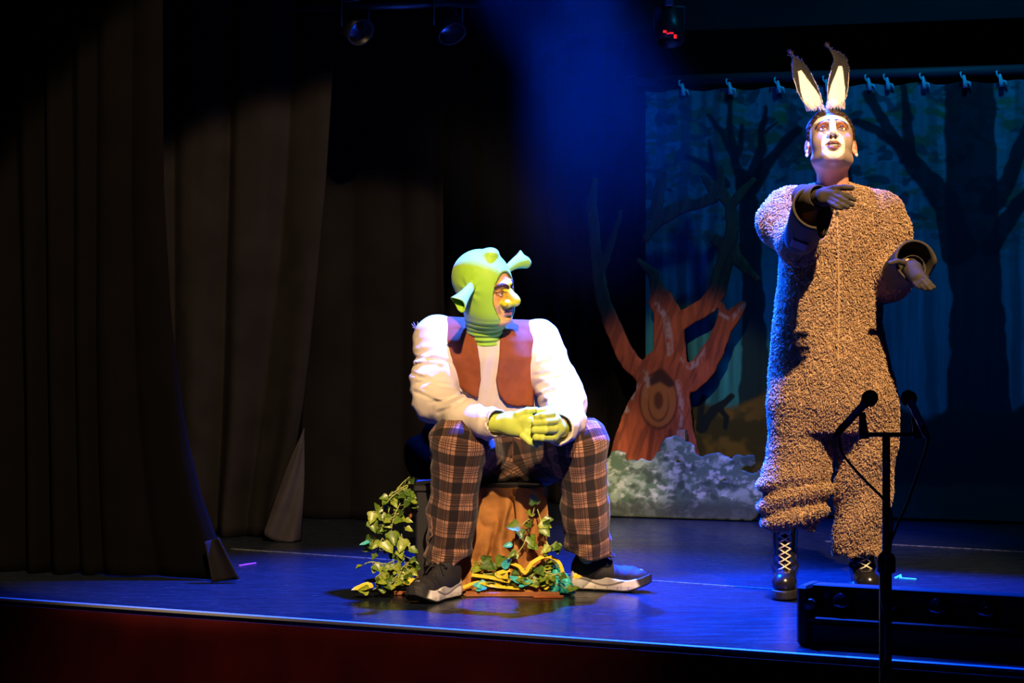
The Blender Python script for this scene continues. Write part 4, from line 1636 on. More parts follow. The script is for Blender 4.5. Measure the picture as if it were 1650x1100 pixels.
# ------------------------------------------------------------------ animal ears on a headband
def tufts(V, F, n, length, width, down, spread, seed, keep=None, curl=0.25, lift=0.45):
    """tapering locks of pile standing on the triangles or quads of a skin"""
    g = np.random.default_rng(seed)
    A, B, Cc, Dd = [V[F[:, i]] for i in range(4)]
    nrm = np.cross(Cc - A, Dd - B)
    ar = np.linalg.norm(nrm, axis=1)
    nrm = nrm / (ar[:, None] + 1e-12)
    pr = ar.copy()
    if keep is not None:
        pr = pr * keep((A + Cc) / 2, nrm)
    k = g.choice(len(F), n, p=pr / pr.sum())
    u, w = g.random((n, 1)), g.random((n, 1))
    p = (A[k] * (1 - u) + B[k] * u) * (1 - w) + (Dd[k] * (1 - u) + Cc[k] * u) * w
    N = nrm[k]
    dn = np.broadcast_to(np.asarray(down, float), p.shape)
    cl = np.stack([noise(p[:, 0] * 55 + 31 * i, p[:, 1] * 55, p[:, 2] * 55) - .5 for i in range(3)], 1)
    d = dn + spread * g.normal(size=p.shape) + 3.2 * spread * cl
    d = d - N * (d * N).sum(1, keepdims=True)
    d /= np.linalg.norm(d, axis=1, keepdims=True) + 1e-9
    ln = length * g.uniform(.65, 1.35, (n, 1))
    wd = width * g.uniform(.7, 1.3, (n, 1))
    side = np.cross(N, d)
    lf = lift * g.uniform(.5, 1.4, (n, 1))
    m1 = p + (d * .55 + N * lf * .75) * ln
    tip = p + (d * 1.0 + N * lf * (1 - curl)) * ln + side * g.normal(size=(n, 1)) * ln * .25
    base = p - N * .001
    vs = np.stack([base - side * wd * .7, base + side * wd * .7, base + N * wd * .6 + d * wd,
                   m1 - side * wd * .8, m1 + side * wd * .8, m1 + N * wd * .9, tip], 1)
    o = (np.arange(n) * 7)[:, None]
    quads = np.concatenate([o + q for q in ((0, 3, 5, 2), (2, 5, 4, 1), (1, 4, 3, 0))])
    tris = np.concatenate([o + q for q in ((3, 6, 5), (5, 6, 4), (4, 6, 3))])
    return vs.reshape(-1, 3), quads, tris


M_EARFUR = paint_mat('ear_plush', 0.9, 0.1, sheen=.2)


def plush_ear(base, mid, tip, curl, wmax, face_dir, seed):
    pts = bez([base, mid, tip, curl], 34)
    k, n = len(pts), 49
    fd = unit(face_dir)
    V, C = [], []
    for layer in (0, 1):
        for i, p in enumerate(pts):
            t = i / (k - 1)
            tt = unit(pts[min(i + 1, k - 1)] - pts[max(i - 1, 0)])
            sd = unit(np.cross(tt, fd))
            fr = np.cross(sd, tt)
            w = wmax * np.interp(t, [0, .15, .35, .55, .75, .9, 1], [.72, .9, 1.0, .86, .52, .2, .05])
            dp = wmax * .62 * np.interp(t, [0, .3, .7, 1], [.9, .8, .5, .1])
            for j in range(n):
                a = -1 + 2 * j / (n - 1)
                q = p + sd * w * math.sin(a * 1.45) + fr * dp * (.55 - math.cos(a * 1.45)) + fr * (.006 if layer == 0 else -.006) * (1 - a ** 4 * .6)
                V.append(q)
                if layer == 0:
                    lim = (.72 * (1 - max(0, t - .15) * 1.9) + .05) if t < .60 else -1
                    k1 = max(0, min(1, (lim - abs(a)) / .06 + .5), min(1, (abs(a) - .91) / .03) if t < .52 else 0)
                    C.append(tuple(.02 + k1 * (q_ - .02) for q_ in (.82, .76, .68)))
                else:
                    C.append((.80, .76, .70) if (t < .16 or abs(a) > .93 and t < .5) else (.022, .020, .018))
    m = n * k
    F = []
    for i in range(k - 1):
        for j in range(n - 1):
            q = (i * n + j, (i + 1) * n + j, (i + 1) * n + j + 1, i * n + j + 1)
            F.append(q)
            F.append(tuple(m + x for x in q[::-1]))
        F.append((i * n, m + i * n, m + (i + 1) * n, (i + 1) * n))
        F.append((i * n + n - 1, (i + 1) * n + n - 1, m + (i + 1) * n + n - 1, m + i * n + n - 1))
    F.append(tuple(range(n)) + tuple(range(m + n - 1, m - 1, -1)))
    F4 = np.array([f for f in F if len(f) == 4])
    V = np.array(V)
    C = np.array(C, np.float32)
    e = obj('animal_ear', mesh_np('animal_ear', V, F4, color=C), M_EARFUR, woman, label='tall black and white plush ear')
    # pile
    tv, tq, tt_ = tufts(V, F4, 2600, .0085, .0009, unit(tip - base), .45, seed, lift=.14)
    own = tv.reshape(-1, 7, 3)[:, 0]
    near = np.empty(len(own), int)
    for s in range(0, len(own), 300):
        near[s:s + 300] = ((own[s:s + 300, None] - V[None]) ** 2).sum(-1).argmin(1)
    o = obj('plush_pile', mesh_np('plush_pile', tv, [tq, tt_], color=np.repeat(C[near], 7, 0)), M_EARFUR, e, kind='stuff')
    # wispy tip and fluffy root
    mb = MB()
    g = np.random.default_rng(seed + 1)
    for i in range(16):
        q = pts[-1 - g.integers(0, 8)]
        d = unit(curl - tip + g.normal(size=3) * .010)
        mb.tube([q, q + d * .012 + (0, 0, .002), q + d * .026 + g.normal(size=3) * .003], [.0011, .0008, .0003], 4)
    mb.build('tip_wisps', mat('dark_wisps', (.05, .035, .028), .8), e, kind='stuff')
    mb = MB()
    for i in range(300):
        a = g.uniform(0, 6.28)
        q = base + unit(tip - base) * g.uniform(-.005, .022) + np.array([math.cos(a) * wmax * .62, math.sin(a) * wmax * .45, 0])
        d = unit(np.array([math.cos(a) * 1.0, math.sin(a) * .8, -.55]) + g.normal(size=3) * .25)
        mb.tube([q, q + d * .007, q + d * .013 + (0, 0, -.003)], [.0007, .0006, .0002], 4)
    mb.build('root_fluff', mat('pale_fluff', (.70, .66, .62), .9), e, kind='stuff')
    return e


plush_ear(P(1314, 173, 8.03), P(1301, 146, 8.04), P(1286, 108, 8.05), P(1277, 90, 8.04), .036, (.12, -1, .12), 11)
plush_ear(P(1346, 171, 8.03), P(1350, 140, 8.04), P(1353, 100, 8.05), P(1336, 78, 8.04), .035, (-.12, -1, .12), 12)
mb = MB()
band = [to_world(np.array([[.083 * math.cos(a), .0 - .01, .034 + .101 * math.sin(a)]]), WM, WH_O)[0] for a in np.linspace(.25, math.pi - .25, 30)]
mb.tube(band, .005, 6)
mb.build('headband', M_PLASTIC_B, woman, smooth=True)

# ------------------------------------------------------------------ jumpsuit
v = Vol((.78, 7.54, .10), (1.46, 8.30, 1.44), 0.0062)


def edges(rows, Y):
    z = [P(0, r[0], Y)[2] for r in rows]
    cx = [P((r[1] + r[2]) / 2, 0, Y)[0] for r in rows]
    rx = [(r[2] - r[1]) / 2 / F_PX * Y for r in rows]
    return z, cx, rx


z_, cx_, rx_ = edges([(297, 1318, 1372), (303, 1294, 1396), (312, 1274, 1414), (335, 1262, 1428), (380, 1260, 1426), (450, 1257, 1418), (520, 1247, 1418),
                      (560, 1243, 1426), (610, 1240, 1438), (650, 1242, 1443), (690, 1256, 1428)], 8.02)
v.loft(z_, cx_, [8.06, 8.055, 8.05, 8.04, 8.03, 8.03, 8.03, 8.03, 8.03, 8.03, 8.03], rx_,
       [.060, .080, .095, .112, .125, .128, .132, .140, .150, .150, .13], .02)
v.cap(R_SHO + (.03, 0, .006), L_SHO + (-.03, 0, .01), .060, .060, .05)
z_, cx_, rx_ = edges([(575, 1275, 1320), (610, 1250, 1333), (645, 1240, 1338), (700, 1241, 1341), (740, 1237, 1340), (765, 1230, 1338), (785, 1226, 1336), (806, 1232, 1334), (820, 1226, 1330), (838, 1228, 1322), (854, 1238, 1314)], 8.02)
v.loft(z_, cx_, 8.03, rx_, [.06, .105, .12, .108, .102, .105, .106, .100, .102, .095, .080], .03)
z_, cx_, rx_ = edges([(575, 1364, 1412), (610, 1350, 1434), (645, 1346, 1444), (700, 1348, 1446), (760, 1350, 1440), (820, 1348, 1432), (860, 1345, 1426), (893, 1346, 1420)], 8.02)
v.loft(z_, cx_, 8.04, rx_, [.06, .105, .12, .108, .098, .090, .086, .082], .03)
v.chain([R_SHO, P(1262, 360, 7.99), R_ELB, P(1296, 368, 7.72)], (.080, .078, .064, .050), .03)
v.chain([L_SHO, P(1430, 375, 8.03), L_ELB, P(1449, 440, 7.89)], (.078, .075, .066, .050), .03)


def wf(X, Y, Z):
    px, py = pxy(X, Y, Z)
    left = sstep(1345, 1335, px)
    d = .009 * np.sin(py / 5.6 + (px - 1280) / 24) * left * sstep(755, 790, py)
    d = d + .016 * (fbm(X * 7, Y * 7, Z * 6 + 2) - .5)
    d = d + .004 * np.sin((px - 1348) / 2.2) * (np.abs(px - 1348) < 7) * sstep(345, 352, py) * sstep(580, 570, py) * (Y < 7.98)
    # slanting drag folds on the other trouser leg
    return d + .006 * np.sin((py + .9 * px) / 14) * (1 - left) * sstep(700, 740, py)


v.field(wf, 0, 'd')
v.cap(W_NECK + (0, -.05, .06), W_NECK + (.004, -.10, -.01), .062, .045, .012, 's')
v.cap(P(1276, 862, 8.03), P(1272, 830, 8.03), .070, .070, .004, 's')
v.cap(P(1384, 905, 8.04), P(1384, 870, 8.04), .068, .068, .004, 's')
v.field(lambda X, Y, Z: np.where(pxy(X, Y, Z)[0] < 1343, pxy(X, Y, Z)[1] - 852 - 5 * np.sin(pxy(X, Y, Z)[0] / 9), pxy(X, Y, Z)[1] - 893 - 3 * np.sin(pxy(X, Y, Z)[0] / 7)) / 480, .004, 'i')
V, Q = v.skin()
V = relax(V, Q, 1, .4)
M_FLEECE = mat('grey_brown_fleece', (0.45, 0.295, 0.16), 0.95, sp=0.08, var=.15, vscale=60, sheen=.12)
suit = obj('jumpsuit', mesh_np('jumpsuit', V, Q), M_FLEECE, woman, label='fluffy grey-brown fleece jumpsuit')
tv, tq, tt_ = tufts(V, Q, 72000, .0135, .0019, (0, 0, -1), .55, 5,
                    keep=lambda c_, n_: np.where(n_[:, 1] > .45, .12, 1.0))
obj('fleece_pile', mesh_np('fleece_pile', tv, [tq, tt_]), M_FLEECE, suit, kind='stuff')
# zip down the front
zp = []
for py in np.linspace(343, 585, 40):
    pxz = 1348 + 3.0 * math.sin((py - 343) / 90)
    Yz = 7.7
    i0 = P(pxz, py, 7.75)
    for yy in np.arange(7.74, 8.05, .003):
        q = P(pxz, py, yy)
        i3 = [int(round((a - b) / v.h)) for a, b in zip(q, v.lo)]
        if all(0 <= a < b for a, b in zip(i3, v.D.shape)) and v.D[tuple(i3)] < 0:
            zp.append(q + (0, -.006, 0))
            break
MB().tube(zp, [.0042] * len(zp), 6).build('zip', mat('tan_zip_tape', (.36, .24, .13), .6), suit, smooth=True)
q = zp[0]
MB().box(q + (0, -.006, -.004), (.004, .003, .009), None, .001).tube([q + (0, -.007, -.014), q + (0, -.008, -.030)], .002, 6).build('zip_pull', M_PLASTIC_B, suit)

# ------------------------------------------------------------------ hoof cuffs and gloves
M_HOOF = mat('dark_olive_foam', (0.040, 0.033, 0.021), 0.8, sp=0.2, var=.1, vscale=15)
M_GLOVE_D = mat('dark_grey_glove', (0.030, 0.025, 0.018), 0.75, sp=0.25, bmp=(150, .2, .001))
M_PATCH = mat('blue_grey_velcro', (0.10, 0.11, 0.15), 0.9, var=.15, vscale=80)


def hoof(a, b, r0, r1, label, gap_dir, patch=None, bevel=.0):
    """a flared foam sleeve from a to its open rim at b, with an inner collar"""
    ax = unit(b - a)
    g = unit(gap_dir - ax * (gap_dir @ ax))
    hh = np.cross(ax, g)
    L = np.linalg.norm(b - a)
    n, k = 56, 9
    V, F = [], []
    th = .0075
    for layer in (0, 1):
        for i in range(k):
            t = i / (k - 1)
            r = r0 + (r1 - r0) * t ** .8 - (th if layer else 0)
            for j in range(n):
                w = 2 * math.pi * j / n
                cg = math.cos(w)
                # the rim dips into a cleft on one side
                dip = 1 - (.42 * max(0, cg - .72) / .28 + bevel * (cg * .5 + .5)) * t ** 2
                V.append(a + ax * L * t * dip + r * (g * cg + hh * math.sin(w)))
    m = n * k
    for i in range(k - 1):
        for j in range(n):
            jj = (j + 1) % n
            q = (i * n + j, i * n + jj, (i + 1) * n + jj, (i + 1) * n + j)
            F.append(q)
            F.append(tuple(m + x for x in q[::-1]))
    for j in range(n):
        e = (k - 1) * n
        jj = (j + 1) % n
        F.append((e + j, e + jj, m + e + jj, m + e + j))
        F.append((j, m + j, m + jj, jj))
    return MB().add(V, F).build('hoof_cuff', M_HOOF, woman, smooth=True, label=label)


# reaching hand
ca, cb = P(1289, 388, 7.76), P(1304, 312, 7.56)
axA = unit(cb - ca + (.02, -.10, 0))
cb = ca + axA * np.linalg.norm(cb - ca)
h1 = hoof(ca, cb, .052, .070, 'dark olive foam hoof cuff on the reaching arm', np.array([.8, -.2, -.6]), bevel=.12)
# glove gauntlet inside
MB().lathe([(-.075, .046), (-.02, .042), (.012, .037), (.013, .0345), (-.02, .039)], P(1316, 317, 7.56), P(1331, 318, 7.515) - P(1300, 322, 7.61), 28).build(
    'glove_collar', M_HOOF, h1, smooth=True)
pq = ca + axA * .085
rr = .060
off = unit(np.array([-.10, -1.0, 0]) - axA * (np.array([-.10, -1.0, 0]) @ axA))
Mp = np.stack([np.cross(off, axA), off, axA], 1)
MB().box(pq + off * (rr + .002), (.027, .004, .024), Mp, .002).build('velcro_patch', M_PATCH, h1)

v = Vol(P(1295, 350, 7.45) - (0, .05, .01), P(1395, 285, 7.66) + (.01, .02, .01), .0026)
v.cap(P(1312, 319, 7.580), P(1326, 318, 7.535), .028, .027)
v.cap(P(1328, 312, 7.520), P(1344, 313, 7.495), .019, .0165, .015)
v.cap(P(1327, 322, 7.515), P(1341, 324, 7.490), .018, .015, .015)
for pts, r in (([(1330, 307, 7.520), (1346, 303, 7.495), (1360, 302, 7.480), (1373, 303, 7.470)], .0102),
               ([(1343, 310, 7.495), (1356, 313, 7.475), (1367, 317, 7.465), (1377, 322, 7.460)], .0092),
               ([(1342, 315, 7.490), (1354, 320, 7.465), (1364, 325, 7.455), (1374, 330, 7.450)], .0092),
               ([(1340, 321, 7.485), (1350, 327, 7.460), (1358, 331, 7.450), (1366, 334, 7.450)], .0088),
               ([(1336, 326, 7.485), (1343, 331, 7.460), (1349, 334, 7.450), (1356, 336, 7.450)], .0080)):
    v.chain([P(*q) for q in pts], (r * 1.15, r, r * .93, r * .8), .004)
V, Q = v.skin()
obj('glove', mesh_np('glove', relax(V, Q, 1, .4), Q), M_GLOVE_D, woman, label='dark glove held palm sideways')

# open hand
ca, cb = P(1438, 448, 7.96), P(1473, 425, 7.80)
axB = unit(np.array([.26, -.93, .28]))
cb = P(1477, 421, 7.765)
ca = cb - axB * .15
h2 = hoof(ca, cb, .056, .075, 'dark olive foam hoof cuff on the lowered arm', np.array([.75, 0, -.7]), bevel=.02)
MB().lathe([(-.09, .048), (-.03, .046), (.000, .043), (.001, .040), (-.03, .042)], P(1473, 431, 7.785), axB, 28).build('glove_collar', M_HOOF, h2, smooth=True)
v = Vol(P(1420, 480, 7.62) - (0, .05, .01), P(1520, 405, 7.85) + (.01, .02, .01), .0026)
v.cap(P(1466, 428, 7.82), P(1472, 434, 7.755), .028, .028)
v.cap(P(1471, 435, 7.75), P(1482, 446, 7.71), .026, .020, .015)
v.cap(P(1465, 436, 7.75), P(1475, 449, 7.715), .020, .017, .015)
for pts, r in (([(1466, 428, 7.76), (1456, 423, 7.74), (1445, 421, 7.725), (1434, 424, 7.715)], .0100),
               ([(1483, 441, 7.71), (1490, 448, 7.69), (1497, 455, 7.68), (1505, 463, 7.675)], .0088),
               ([(1481, 446, 7.71), (1487, 454, 7.685), (1493, 460, 7.675), (1499, 466, 7.67)], .0090),
               ([(1477, 450, 7.71), (1482, 457, 7.69), (1487, 462, 7.68), (1491, 466, 7.675)], .0088),
               ([(1472, 451, 7.715), (1475, 457, 7.70), (1479, 461, 7.69), (1482, 464, 7.685)], .0080)):
    v.chain([P(*q) for q in pts], (r * 1.15, r, r * .93, r * .8), .004)
V, Q = v.skin()
obj('glove', mesh_np('glove', relax(V, Q, 1, .4), Q), M_GLOVE_D, woman, label='dark glove with the palm turned up')

# ------------------------------------------------------------------ laced boots
M_BOOT = mat('black_polished_leather', (0.010, 0.010, 0.011), 0.22, sp=0.6, bmp=(40, .15, .002))
M_BSOLE = mat('black_rubber_sole', (0.012, 0.012, 0.012), 0.6)
M_LACE = mat('cream_lace', (0.72, 0.60, 0.40), 0.8)
M_EYELET = mat('steel_eyelet', (0.5, 0.5, 0.5), 0.3, 1.0)


def boot(ankle, fwd, label):
    """ankle: point on the floor below the shin"""
    M = frame(fwd, (0, 0, 1))
    og = np.asarray(ankle, float)
    v = Vol((-.07, -.09, .015), (.07, .21, .27), .0036)
    v.cap((0, 0, .10), (0, .0, .25), .040, .043)
    v.ell((0, -.022, .060), (.036, .045, .050), .025)
    v.cap((0, .02, .085), (0, .085, .056), .038, .034, .03)
    v.ell((0, .120, .052), (.041, .058, .034), .025)
    v.ell((0, .140, .054), (.038, .040, .035), .012)
    v.cap((0, .055, .11), (0, .042, .24), .018, .016, .014)
    v.field(lambda X, Y, Z: .026 - Z, 0, 'i')
    v.field(lambda X, Y, Z: .0016 * np.sin(Z * 180 + Y * 60) * sstep(.075, .1, Z) * sstep(.15, .12, Z), 0, 'd')
    V, Q = v.skin()
    r = obj('boot', mesh_np('boot', to_world(relax(V, Q, 1, .4), M, og), Q), M_BOOT, woman, label=label)
    v = Vol((-.07, -.09, -.005), (.07, .21, .05), .0036)

    def so(X, Y, Z):
        t = np.clip((Y + .072) / .262, 0, 1)
        hw = np.interp(t, [0, .05, .15, .35, .5, .72, .88, .96, 1], [.012, .028, .038, .037, .037, .046, .040, .026, .008]).astype(np.float32)
        hw = hw - .0022 * (np.abs(Z - .027) < .0025)
        d = np.maximum(np.abs(X) - hw, np.maximum(Z - .034, .0035 - Z))
        return np.maximum(d, np.maximum(-.072 - Y, Y - .19))
    v.put(so, (-.06, -.08, 0), (.06, .2, .04))
    V, Q = v.skin()
    obj('sole', mesh_np('sole', to_world(relax(V, Q, 2, .4), M, og), Q), M_BSOLE, r)
    mb, me_ = MB(), MB()
    rows = []
    for i in range(7):
        z = .092 + i * .0225
        yf = np.interp(z, [.085, .10, .12, .15, .25], [.092, .082, .070, .062, .061])
        rows.append((z, yf))
    for i, (z, yf) in enumerate(rows):
        for s in (-1, 1):
            e = np.array([s * .0185, yf - .001, z])
            c0 = to_world(np.array([e]), M, og)[0]
            me_.lathe([(-.002, .0045), (.002, .004), (.0025, .002), (-.001, .0015)], c0, M[:, 1], 10)
            if i < 6:
                z2, y2 = rows[i + 1]
                mb.tube(to_world(np.array(bez([e + (0, .001, 0), (s * .006, yf + .0075 + .001 * s, z + .008), (-s * .006, y2 + .0075 + .001 * s, z2 - .008), (-s * .0185, y2, z2)], 5)), M, og), .0027, 6)
    k = np.array([0, rows[-1][1] + .006, rows[-1][0] + .006])
    for s in (-1, 1):
        mb.tube(to_world(np.array(bez([(s * .0185, rows[-1][1], rows[-1][0]), k + (0, .002, 0), k + (s * .012, .006, -.016), k + (s * .020, .004, -.034)], 5)), M, og), .0026, 6)
    z, yf = rows[0]
    mb.tube(to_world(np.array([(-.0185, yf, z), (0, yf + .006, z - .001), (.0185, yf, z)]), M, og), .0027, 6)
    mb.build('bootlace', M_LACE, r, smooth=True, label='cream criss-cross lace')
    me_.build('eyelets', M_EYELET, r, kind='stuff')
    return r


boot((P(1265, 0, 8.05)[0], 8.045, 0), (-.14, -1, 0), 'black laced boot with rounded toe')
boot((P(1389, 0, 8.06)[0], 8.07, 0), (.02, -1, 0), 'black laced boot behind the footlight')
# ------------------------------------------------------------------ draped stump seat
M_BOX = mat('black_box_paint', (0.012, 0.012, 0.014), 0.6, sp=0.3)
M_DRAPE = mat('ochre_brown_cloth', (0.33, 0.145, 0.040), 0.85, sp=0.15, var=.2, vscale=14, bmp=(120, .2, .001))
SX, SY = P(772, 0, 8.28)[0], 8.28
stump = thing('stump_seat', 'black box draped with ochre brown cloth as a tree stump under the seated person', 'seat', (SX, SY, 0))
# the box: rounded block with a lid
mb = MB()
n = 24
mb.box((SX, SY, .172), (.215, .155, .170), None, .006)
mb.box((SX, SY, .350), (.222, .162, .010), None, .004)
mb.build('box_body', M_BOX, stump)


def drape_cloth(s, t):
    # hangs over the front edge and spreads on the floor; s runs round the front and right side
    px = 694 + 184 * s
    x = (px - 825) / F_PX * 8.12
    fold = (.014 * np.sin(s * 24 + 1.6 * np.sin(s * 7 + t * 2)) + .010 * np.sin(s * 47 + t * 3 + 2)) * (.35 + .9 * t)
    fold = fold + .03 * (fbm(s * 7 + .8 * t, t * 4, 3.0) - .5) + .02 * (fbm(s * 18, t * 12, 5.0) - .5) * t
    zz = .352 * (1 - t) + .004
    spread = .10 * np.clip(t - .55, 0, 1) ** 1.6 * 3.0
    y = SY - .172 - .02 - fold * 1.0 - spread * (.7 + .5 * np.sin(s * 9))
    x = x + spread * (s - .5) * .5 + .008 * np.sin(t * 9 + s * 20)
    corner = np.clip((s - .93) / .07, 0, 1)
    y = y + corner * .12 * (1 - t * .5)
    return x + 0 * t, np.minimum(y, 8.2), zz + .006 * np.sin(s * 33) * (t > .9) + 0 * s


solid(obj('brown_cloth', mesh_np('brown_cloth', *cloth_grid(190, 90, drape_cloth)), M_DRAPE, stump, label='crumpled ochre brown cloth hanging over the box'), .004)


def strip(s, t):
    px = 826 + 52 * s
    x = (px - 825) / F_PX * 8.05
    y = SY - .215 - .018 * np.sin(s * 7 + t * 2) - .05 * t ** 2 + 0 * s
    z = .345 * (1 - t) + .006 + 0.01 * np.sin(s * 9)
    return x + .012 * np.sin(t * 5) + 0 * t, y, z


solid(obj('cloth_flap', mesh_np('cloth_flap', *cloth_grid(40, 50, strip)), M_DRAPE, stump), .004)


def heap(s, t):
    x = P(745, 0, 8)[0] + .27 * s
    y = 8.055 + .11 * t + .01 * np.sin(s * 17)
    z = .010 + (.028 * np.abs(np.sin(s * 13 + 3 * t)) + .036 * fbm(s * 9, t * 5, 4.0)) * np.sin(np.pi * np.clip(t * 1.1, 0, 1)) ** .5 * (np.sin(np.pi * s) ** .4)
    return x + .02 * np.sin(t * 7 + s * 8), y + 0 * s, z


solid(obj('cloth_hem', mesh_np('cloth_hem', *cloth_grid(90, 40, heap)), M_DRAPE, stump, label='brown cloth bunched on the floor'), .003)

# ragged strip of cloth at the left corner of the box
for pts in ([(659, 795), (664, 808), (663, 826), (660, 836)], [(652, 898), (664, 912), (672, 930), (668, 942)]):
    q = [P(a, b, 8.13) for a, b in pts]
    MB().tube(q, [.006, .010, .009, .005], 6).build('cloth_scrap', M_DRAPE, stump, smooth=True)

# dark cloth bundled on the box behind the hip
v = Vol((P(640, 0, 8.4)[0], 8.28, .34), (P(760, 0, 8.4)[0] + .02, 8.62, .66), .008)
v.ell(P(690, 745, 8.46), (.075, .075, .075))
v.ell(P(672, 730, 8.46), (.045, .055, .060), .03)
v.ell(P(705, 700, 8.46), (.060, .050, .060), .03)
v.field(lambda X, Y, Z: .016 * (fbm(X * 16, Y * 16, Z * 12) - .5), 0, 'd')
v.field(lambda X, Y, Z: .3615 - Z, 0, 'i')
obj('bundled_cloth', mesh_np('bundled_cloth', *v.skin()), mat('near_black_cloth', (.001, .001, .001), .95, sp=.0),
    label='dark cloth bundled on the box behind the sitter', cat='cloth')

# painted boards lying in front
M_PLANK = mat('brown_painted_board', (0.27, 0.10, 0.035), 0.45, sp=0.4, var=.25, vscale=18)
MB().box((P(826, 0, 8.0)[0], 8.02, .008), (.158, .050, .0075), None, .002).build('base_board', M_PLANK,
         label='flat brown board lying under the leaves before the stump', cat='board')
MB().box((P(652, 0, 8.0)[0], 8.03, .007), (.035, .018, .0065), np.array([[1, .12, 0], [-.12, 1, 0], [0, 0, 1.0]]), .002).build('wood_offcut', M_PLANK,
         label='short brown offcut of board at the foot of the ivy heap', cat='board')
MB().box((P(884, 0, 7.95)[0], 7.952, .004), (.050, .010, .0035), np.array([[1, .03, 0], [-.03, 1, 0], [0, 0, 1.0]]), .001).build(
    'wood_strip', mat('orange_wood_strip', (0.42, 0.12, 0.03), .5), label='thin orange strip of wood at the corner of the brown board', cat='wood strip')


# ------------------------------------------------------------------ ivy
def leaf_mesh(name, kind):
    # five-lobed ivy leaf, folded along its midrib; stem end at the origin, tip along +y
    if kind == 0:
        out = [(0, 0), (.22, -.10), (.42, .02), (.50, .22), (.36, .42), (.30, .62), (.14, .84), (0, 1.0)]
    elif kind == 1:
        out = [(0, 0), (.18, -.06), (.40, .10), (.46, .30), (.30, .50), (.20, .74), (.08, .92), (0, 1.05)]
    else:
        out = [(0, 0), (.16, .04), (.27, .22), (.29, .42), (.22, .64), (.12, .84), (.05, .96), (0, 1.05)]
    V, F = [], []
    mid = [(0, y, -.05 - .06 * math.sin(y * 3)) for (_, y) in out]
    for (x, y), m in zip(out, mid):
        V.append((0, max(0, min(1.02, y)), m[2] if 0 < y < 1 else -.03))
    for s in (-1, 1):
        b = len(V)
        for (x, y) in out[1:-1]:
            V.append((s * x, y, .10 * x / .4 - .12 * max(0, y - .5) + .03 * math.sin(9 * y)))
        k = len(out) - 2
        for i in range(k + 1):
            a0, a1 = i, i + 1
            e0 = b + i - 1 if i > 0 else None
            e1 = b + i if i < k else None
            q = [a0, e0, e1, a1] if s > 0 else [a0, a1, e1, e0]
            F.append([z for z in q if z is not None])
    me = bpy.data.meshes.new(name)
    me.from_pydata(V, [], F)
    me.polygons.foreach_set('use_smooth', np.full(len(me.polygons), True))
    me.update()
    return me


def leaf_mat(name, c, vein):
    m, nt, b = new_mat(name)
    L = nt.links.new
    tc = nt.nodes.new('ShaderNodeTexCoord')
    nz = nt.nodes.new('ShaderNodeTexNoise')
    nz.inputs['Scale'].default_value = 3.5
    rp = nt.nodes.new('ShaderNodeValToRGB')
    rp.color_ramp.elements[0].position, rp.color_ramp.elements[0].color = .38, (*c, 1)
    rp.color_ramp.elements[1].position, rp.color_ramp.elements[1].color = .66, (*vein, 1)
    L(tc.outputs['Object'], nz.inputs['Vector'])
    L(nz.outputs['Fac'], rp.inputs['Fac'])
    L(rp.outputs['Color'], b.inputs['Base Color'])
    b.inputs['Roughness'].default_value = .38
    spec(b, .5)
    return m


M_LEAF = [leaf_mat('ivy_leaf_green', (.075, .15, .012), (.15, .22, .022)), leaf_mat('ivy_leaf_light', (.16, .24, .02), (.30, .34, .04)),
          leaf_mat('ivy_leaf_deep', (.03, .075, .010), (.10, .17, .02)), leaf_mat('yellow_leaf', (.55, .42, .02), (.68, .58, .05)),
          leaf_mat('teal_leaf', (.03, .34, .36), (.10, .55, .50))]
M_STEM = mat('pale_ivy_stem', (.30, .34, .10), .6)
LEAFS = {}


def leaf(parent, pos, d, up, size, kind, m):
    key = (kind, m)
    if key not in LEAFS:
        me = leaf_mesh('leaf', kind)
        me.materials.append(M_LEAF[m])
        LEAFS[key] = me
    y = unit(d)
    z = unit(np.asarray(up) - y * (np.asarray(up) @ y) + 1e-6)
    x = np.cross(y, z)
    o = bpy.data.objects.new('leaf', LEAFS[key])
    COL.objects.link(o)
    W = Matrix(((x[0] * size, y[0] * size, z[0] * size, pos[0]), (x[1] * size, y[1] * size, z[1] * size, pos[1]),
                (x[2] * size, y[2] * size, z[2] * size, pos[2]), (0, 0, 0, 1)))
    o.parent = parent
    o.matrix_parent_inverse = parent.matrix_basis.inverted()
    o.matrix_basis = W
    return o


def garland(label, stems, loc, leaf_step, size, mats, seed, extra=()):
    g = np.random.default_rng(seed)
    t = thing('ivy_garland', label, 'ivy', loc)
    mb = MB()
    for st in stems:
        pts = bez([P(*q) for q in st], 10)
        for q in pts:
            q[2] = max(q[2], .012)
        mb.tube(pts, .0022, 5)
        acc = 0
        for i in range(1, len(pts)):
            acc += np.linalg.norm(pts[i] - pts[i - 1])
            if acc > leaf_step * g.uniform(.7, 1.3):
                acc = 0
                d = np.array([g.normal() * .8, -.35 + g.normal() * .35, -.45 + g.normal() * .5])
                base = pts[i] + unit(d) * g.uniform(.012, .03)
                base[2] = max(base[2], .015)
                if base[2] < .06:
                    d[2] = abs(d[2]) * .5
                mb.tube([pts[i], base], .0014, 4)
                leaf(t, base, d, (g.normal() * .35, -1 + g.normal() * .3, .5 + g.normal() * .3), size * g.uniform(.75, 1.25), int(g.integers(0, 2)), int(g.choice(mats)))
    for (p, d, u, sz, kd, m) in extra:
        leaf(t, P(*p), np.array(d, float), np.array(u, float), sz, kd, m)
    mb.build('stem', M_STEM, t, smooth=True)
    return t


